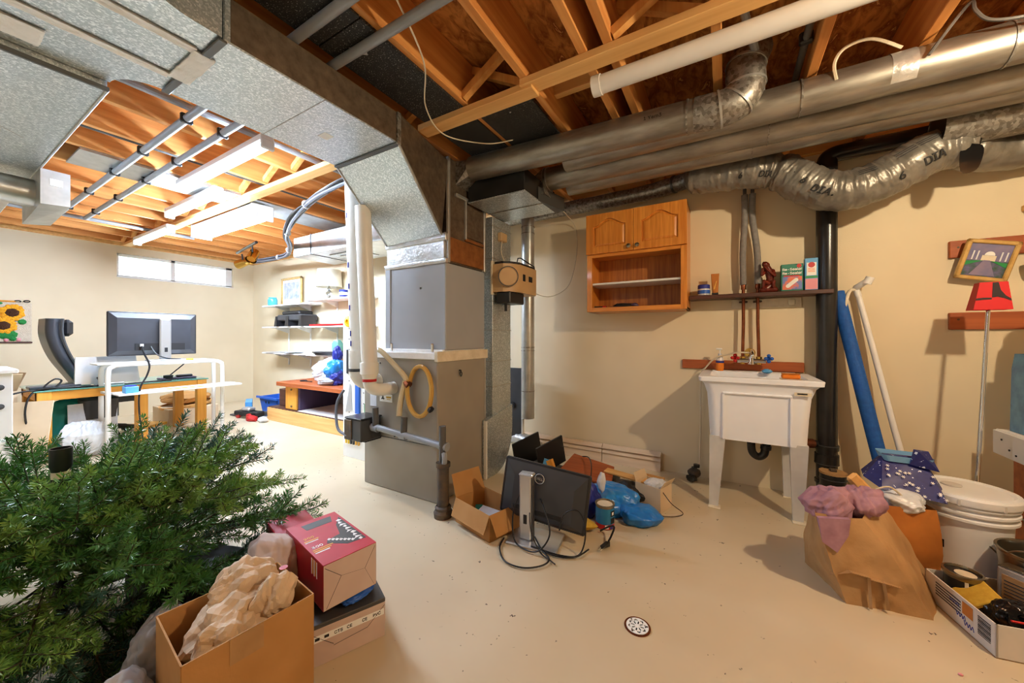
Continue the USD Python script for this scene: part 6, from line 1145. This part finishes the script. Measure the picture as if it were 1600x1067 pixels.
# wall hanging
sw = thing('wall_hanging', 'latch-hooked wool wall hanging with two sunflowers on the window wall', 'wall hanging', (L + .01, .57, 1.03))
sw.p('ground', bx(L + .001, L + .018, .30, .835, 1.035, 1.50, .008), 'hook_cream', False); sw.p('rod', rod((L + .012, .28, 1.51), (L + .012, .72, 1.505), .010, 8), 'pine_y'); sw.p('fringe', bx(L + .001, L + .014, .30, .84, 1.02, 1.036), 'dark_wood', False)
def petals(y, z, R, seed):
    r_ = random.Random(seed); out = []
    for ring, n in ((1, 16), (.78, 13)):
        for k in range(n):
            a = 2 * PI * k / n + r_.uniform(-.1, .1); l = R * ring * r_.uniform(.9, 1.1)
            m = blob((0, 0, 0), (.028, .045, l * .55), k, .12, 6, 2); m = xf(m, (0, 0, l * .68)); v = np.array(m.vertices); c, s = math.cos(a), math.sin(a)
            out.append(trimesh.Trimesh(np.c_[v[:, 0] + L + .03 + .008 * (1 - ring), y + v[:, 1] * c - v[:, 2] * s, z + v[:, 1] * s + v[:, 2] * c], m.faces, process=False))
    return out
for y, z, sd in ((.695, 1.375, 3), (.635, 1.225, 8), (.40, 1.40, 5)):
    for m in petals(y, z, .10, sd): sw.p('petal', m, 'hook_yellow', True)
    sw.p('flower_centre', blob((L + .035, y, z), (.05, .105, .10), 2, .12, 8, 3), 'hook_brown', True)
for y, z, a, b in ((.765, 1.27, .06, .06), (.60, 1.48, .06, .03), (.66, 1.12, .14, .10), (.70, 1.07, .05, .05), (.52, 1.10, .1, .1)): sw.p('leaf', blob((L + .022, y, z), (.03, a, b), 4, .3, 6, 3), 'hook_green', True)
for k, y in enumerate((.655, .74)): sw.p('tassel', blob((L + .02, y, 1.06), (.024, .035, .045), k, .25, 7, 2), 'pink', True)
sw.p('hanger', bx(L + .002, L + .02, .595, .605, 1.50, 1.58), 'dark_wood', False)
for k, (y, z) in enumerate(((.735, 1.51), (.80, 1.515))): one('wall_hook', ('left', 'right')[k] + ' black iron hook above the sunflower hanging', 'hook', tube([(L + .015 + .012 * math.sin(a), y + .022 * math.cos(a), z + .010 * math.sin(a)) for a in np.linspace(0, 2 * PI, 12, endpoint=False)], .005, 6, closed=True), 'ink')

# ================================================ the artificial tree at the left front
CX, CY = -2.13, .315
tree = thing('christmas_tree', 'lower half of an artificial fir tree standing in a metal stand at the left front', 'tree', (CX, CY, 0))
tree.p('pole', rod((CX, CY, .02), (CX, CY, .57), .022, 12), 'abs_black')
sk_ = tree.p('pole_socket', lathe([(.024, .56), (.024, .60), (.026, .61), (.029, .62), (.029, .685), (.026, .685), (.024, .62)], (CX, CY, 0), 22), 'abs_black', 35)
sk_.p('sticker', lathe([(.0246, .575), (.0246, .60)], (CX, CY, 0), 22), 'cream_tape', 40)
sk_.p('inner', lathe([(0, .66), (.026, .66)], (CX, CY, 0), 16), 'ink', False)
for k in range(4):
    a = k * PI / 2 + .5; tree.p('stand_leg', tube([(CX, CY, .12), (CX + .42 * math.cos(a), CY + .42 * math.sin(a), .012)], .008, 6), 'black_plastic')
rg = np.random.default_rng(5); DENS = 850
def unit(v): return v / (np.linalg.norm(v, axis=-1, keepdims=True) + 1e-12)
def needles(p0, p1, n, ln, rg):
    """n flat tapering needles round the twig p0 - p1: arrays of vertices and faces."""
    d = unit(p1 - p0); a = unit(np.cross(d, [.3, .2, .9])); b = np.cross(d, a)
    s = rg.random(n) ** .9; th = rg.random(n) * 2 * PI; le = ln * (.75 + .4 * rg.random(n)) * (1 - .35 * s ** 6)
    rad = np.cos(th)[:, None] * a + np.sin(th)[:, None] * b; fw = .40 + .25 * rg.random(n) + .6 * s ** 8
    dr = unit(rad + fw[:, None] * d + np.array([0, 0, .12])); o = p0 + s[:, None] * (p1 - p0); tip = o + dr * le[:, None]; mid = o + dr * (le * .55)[:, None]
    sd = unit(np.cross(dr, d + .5 * rg.standard_normal((n, 3)))) * .0019
    v = np.stack([o, mid + sd, tip, mid - sd], 1).reshape(-1, 3); k = np.arange(n)[:, None] * 4
    return v, np.vstack([k + [0, 1, 2], k + [0, 2, 3]])
def branch(az, z0, el, Ln, seed, mtl):
    rg = np.random.default_rng(seed); d = np.array([math.cos(az) * math.cos(el), math.sin(az) * math.cos(el), math.sin(el)]); o = np.array([CX, CY, z0])
    pts = spline([o, o + d * Ln * .35, o + d * Ln * .7 + (0, 0, -.012), o + d * Ln + (0, 0, -.02)], 6); side = unit(np.cross(d, [0, 0, 1.])); up = np.cross(side, d)
    stems = [tube(pts, np.linspace(.005, .0025, len(pts)), 5, caps=False)]; V, F, n0 = [], [], 0
    def shoot(a, b, dens, ln):
        nonlocal n0
        m = max(12, int(np.linalg.norm(b - a) * dens)); v, f = needles(a, b, m, ln, rg); V.append(v); F.append(f + n0); n0 += len(v)
    at = lambda u: np.array([np.interp(u, np.linspace(0, 1, len(pts)), pts[:, k]) for k in range(3)])
    for i in range(7): shoot(at(.3 + .1 * i), at(.3 + .1 * (i + 1)), DENS, .034)
    for u in np.linspace(.3, .93, 6):
        for s in (-1, 1, 0):
            if s == 0 and rg.random() < .5: continue
            l = (.20 * (1.05 - u) + .10) * (.8 + .4 * rg.random()); ang = .62 + .35 * rg.random(); roll = rg.normal(.15, .5)
            w = unit(s * side * math.cos(roll) + up * (math.sin(roll) if s else 1.)); q = unit(d * math.cos(ang) + w * math.sin(ang) + .1 * up); a = at(u + .03 * s); b = a + q * l + np.array([0, 0, .02 * rg.normal()])
            stems.append(tube(np.array([a, b]), np.array([.0028, .0016]), 4, caps=False)); shoot(a + q * l * .1, b, DENS, .034)
            if l > .15 and s:
                for s2 in (-1, 1):
                    q2 = unit(q + s2 * .8 * np.cross(q, up) + .3 * rg.standard_normal(3)); a2 = a + q * l * .4; b2 = a2 + q2 * l * .55; stems.append(tube(np.array([a2, b2]), np.array([.002, .0014]), 4, caps=False)); shoot(a2, b2, DENS, .032)
    br = tree.p('branch', cat(*stems), 'twig_brown', True); br.p('needles', trimesh.Trimesh(np.vstack(V), np.vstack(F), process=False), mtl, False, kind='stuff')
to_cam = math.atan2(-CY, -CX)
k = 0
for tier, (z0, el, Ln, n, ph) in enumerate(((.47, .20, .58, 8, .2), (.39, .13, .68, 10, .5), (.31, .04, .78, 11, .0), (.23, -.10, .80, 10, .33))):
    for i in range(n):
        az = 2 * PI * (i + ph) / n + rg.normal(0, .07); d = abs((az - to_cam + PI) % (2 * PI) - PI); k += 1
        near = math.exp(-(d / .8) ** 2); far = math.exp(-((az - .95) / .5) ** 2)
        l = Ln * rg.uniform(.88, 1.06) * (1 - .12 * near)
        branch(az, z0 - .05 * near + rg.normal(0, .02), el - .32 * near + .16 * far * (tier < 2) + rg.normal(0, .06), l, 100 + k, ('needle_green', 'needle_green', 'needle_light', 'needle_blue')[k % 4])
for i in range(5): branch(to_cam - .9 + .5 * i, .44, .22, .34, 300 + i, ('needle_green', 'needle_light')[i % 2])
one('ornament', 'small gold bauble at the left edge among the tree needles', 'ornament', trimesh.creation.icosphere(3, .016).apply_translation((-2.22, -.02, .50)), 'gold_frame', True)

# ================================================ cartons and bags beside the tree
lb = thing('light_box', 'lower grey-pink carton with a symbol strip under the red lights box', 'box', (-1.31, .885, 0), -24, local=True)
w_, d_ = .40, .245
lb.p('carton', bx(-w_ / 2, w_ / 2, -d_ / 2, d_ / 2, 0, .125, .002), 'box_mauve', False); lb.p('lid', bx(-w_ / 2, w_ / 2 + .001, -d_ / 2, d_ / 2, .125, .14, .002), 'box_charcoal', False)
lb.p('strip', face(flat(.235, .022, .0006), (w_ / 2, .0, .092), *FY), 'ink_white', False)
for k, (y, s) in enumerate(((-.10, 0), (-.072, 0), (-.035, 'CTS'), (.0, 'CE'), (.05, 'CE'), (.092, 'PVC'))):
    lb.p('symbol', face(txt(s, .010, .0005, True) if s else flat(.014, .009, .0005), (w_ / 2 + .0007, y, .092), *FY), 'ink', False)
for P in (((-.12, .12), (-.05, .055)), ((.12, .12), (.06, .06)), ((-.05, .055), (.06, .06))): lb.p('fold_line', tube([(w_ / 2 + .0003, P[0][0], P[0][1] - .005), (w_ / 2 + .0003, P[1][0], P[1][1])], .0009, 4), 'box_charcoal')
one('blue_packet', 'shiny blue packet squeezed between the two light boxes', 'packet', blob((-1.165, .865, .158), (.07, .13, .034), 4, .3, 6, 4), 'blue', True)
rb = thing('light_box', 'red printed carton of string lights lying on top of the grey-pink carton', 'box', (-1.318, .853, .176), -10.5, local=True)
w_, d_, h_ = .36, .19, .155
rb.p('carton', bx(-w_ / 2, w_ / 2, -d_ / 2, d_ / 2, 0, h_, .0015), 'box_red', False); rb.p('top_print', bx(-w_ / 2 + .001, w_ / 2 - .001, -d_ / 2 + .001, d_ / 2 - .001, h_ - .0005, h_ + .0006), 'box_red_top', False)
rb.p('end_panel', bx(w_ / 2 - .0008, w_ / 2 + .0008, -d_ / 2 + .0015, d_ / 2 - .0015, .0015, h_ - .0015), 'box_mauve', False)
for P in (((-.085, .005), (-.035, .095)), ((-.035, .095), (-.09, .145)), ((.085, .005), (.05, .08)), ((.05, .08), (.088, .145)), ((-.035, .095), (.05, .08))): rb.p('fold_line', tube([(w_ / 2 + .0009, *P[0]), (w_ / 2 + .0009, *P[1])], .0008 if P[1] != (.05, .08) else .0004, 4), 'box_charcoal')
top = lambda pts, e=0: prism(pts, 'z', h_ + .0006, h_ + .0012 + e)
rb.p('window', top([(-.15, -.05), (-.10, -.045), (-.10, .05), (-.15, .065)]), 'box_charcoal', False); rb.p('picture', top([(-.12, .085), (.12, .085), (.11, .02), (.05, -.03), (.03, -.02), (.02, .03), (-.06, .05)]), 'box_charcoal', False)
r_ = random.Random(3)
for k in range(10): x = -.10 + .022 * k; rb.p('printed_light', top([(x, .075 - .007 * (k % 3)), (x + .016, .083 - .007 * (k % 2)), (x + .020, .066 - .007 * (k % 3)), (x + .008, .062)], .0003), 'ink_white', False)
for k in range(7): x = .02 + .011 * k; rb.p('printed_light', top([(x, -.012 + .010 * k), (x + .012, -.006 + .010 * k), (x + .018, -.018 + .010 * k), (x + .008, -.020 + .010 * k)], .0003), 'ink_white', False)
def top_text(s, hgt, x, y, m): q = txt(s, hgt, .0008, True); v = np.array(q.vertices); rb.p('lettering', trimesh.Trimesh(np.c_[x - v[:, 1], y + v[:, 0], h_ + .0008 + v[:, 2]], q.faces, process=False), m, False)
top_text('200', .014, -.035, -.062, 'ink_gold'); top_text('300', .015, .045, -.062, 'ink_white')
for x, m, l in ((-.018, 'ink_gold', .05), (-.006, 'ink_white', .045), (.062, 'ink_gold', .07), (.074, 'ink_gold', .06), (.086, 'ink_white', .05)): rb.p('print_line', bx(x, x + .006, -.085, -.085 + l, h_ + .0006, h_ + .0013), m, False)
for k in range(5): rb.p('print_line', bx(.08 + .011 * k, .086 + .011 * k, -d_ / 2 - .0008, -d_ / 2, .09 + .004 * (k % 2), .145), 'ink_gold' if k % 2 else 'ink_white', False)
one('red_carton', 'dark red carton edge showing behind the tree branch and the lights box', 'box', xf(bx(-.10, .10, -.08, .08, 0, .27, .003), (-1.66, .90, .0), rz=-14), 'box_red', False)
cb = open_box('cardboard_box', 'tan cardboard box at the bottom edge full of crumpled packing paper', (-1.275, .53, 0), -6, .27, .315, .285, {})
cb.p('tape_patch', bx(.1375, .1385, -.06, .02, .215, .287), 'kraft', False); cb.p('tape_patch', bx(.134, .1385, -.06, .02, .2845, .2858), 'kraft', False)
pp = thing('packing_paper', 'crumpled tan packing paper bulging out of the bottom cardboard box', 'paper', (-1.28, .54, .2))
for k, (c, s) in enumerate((((-1.282, .53, .225), (.222, .255, .22)), ((-1.335, .56, .285), (.13, .20, .18)), ((-1.215, .60, .285), (.11, .13, .16)), ((-1.222, .47, .245), (.10, .15, .13)))):
    pp.p('sheet', blob(c, s, 20 + k, .8, 6, 3, ridge=True), 'packing_paper', 9)
pp.p('stamp', lathe([(0, .001), (.012, .001), (.012, 0)], (-1.215, .63, .362), 14), 'red', False)
one('mauve_bag', 'thin mauve plastic bag behind the packing paper', 'bag', blob((-1.50, .74, .24), (.26, .2, .22), 4, .45, 4, 5, ridge=True), 'box_mauve', True)
one('grey_bag', 'limp grey plastic bag standing left of the bottom cardboard box', 'bag', blob((-1.52, .44, .13), (.18, .2, .28), 7, .5, 6, 5, ridge=True, base=.001), 'bag_gray', True)
one('silver_bag', 'creased silvery plastic bag at the foot of the bottom cardboard box', 'bag', blob((-1.42, .30, .08), (.18, .18, .22), 9, .5, 6, 5, ridge=True, base=.001), 'film', True)
one('pink_bag', 'pale plastic bag on the floor at the bottom edge under the tree', 'bag', blob((-1.42, .16, .05), (.22, .2, .14), 3, .4, 4, 4, ridge=True, base=.001), 'bag_white', True)
one('dark_crate', 'dark box in the shade under the middle of the tree', 'box', xf(bx(-.14, .14, -.12, .12, 0, .20, .004), (-1.86, .60, .0), rz=20), 'black_plastic', False)
one('stand_rod', 'loose black steel rod on the floor under the tree', 'rod', rod((-1.95, .30, .012), (-1.50, .50, .012), .006, 6), 'black_plastic')

# ================================================ repeats of a kind share a group
for key, grp in dict(wall_shelf='white wall shelves in the office corner', shelf_rail='slotted rails behind the office shelves', round_duct='round metal ducts under the ceiling', tube_light='tube lights', cable='cables about the fallen monitor', pliers='pliers on the pegboard',
                     vent_pipe='white vent pipes by the furnace', water_pipe='water pipes above the tub', wall_rail='wooden rails on the right wall', light_box='cartons of string lights', vacuum_pipe='grey vacuum pipes', wall_hook='hooks above the hanging',
                     floor_pad='rubber pads on the office floor', shrub='shrubs outside the window', conduit='conduits among the joists', paper_stack='papers on the office floor', paper_bag='paper bags beside the pail', return_air_pan='sheet pans under joist bays').items():
    for p in World.GetPrim().GetChildren():
        if (n_ := p.GetName()) == key or (n_.startswith(key + '_') and n_[len(key) + 1:].isdigit()):
            if p.GetCustomDataByKey('label') and p.GetCustomDataByKey('category') != 'pliers ': p.SetCustomDataByKey('group', grp)
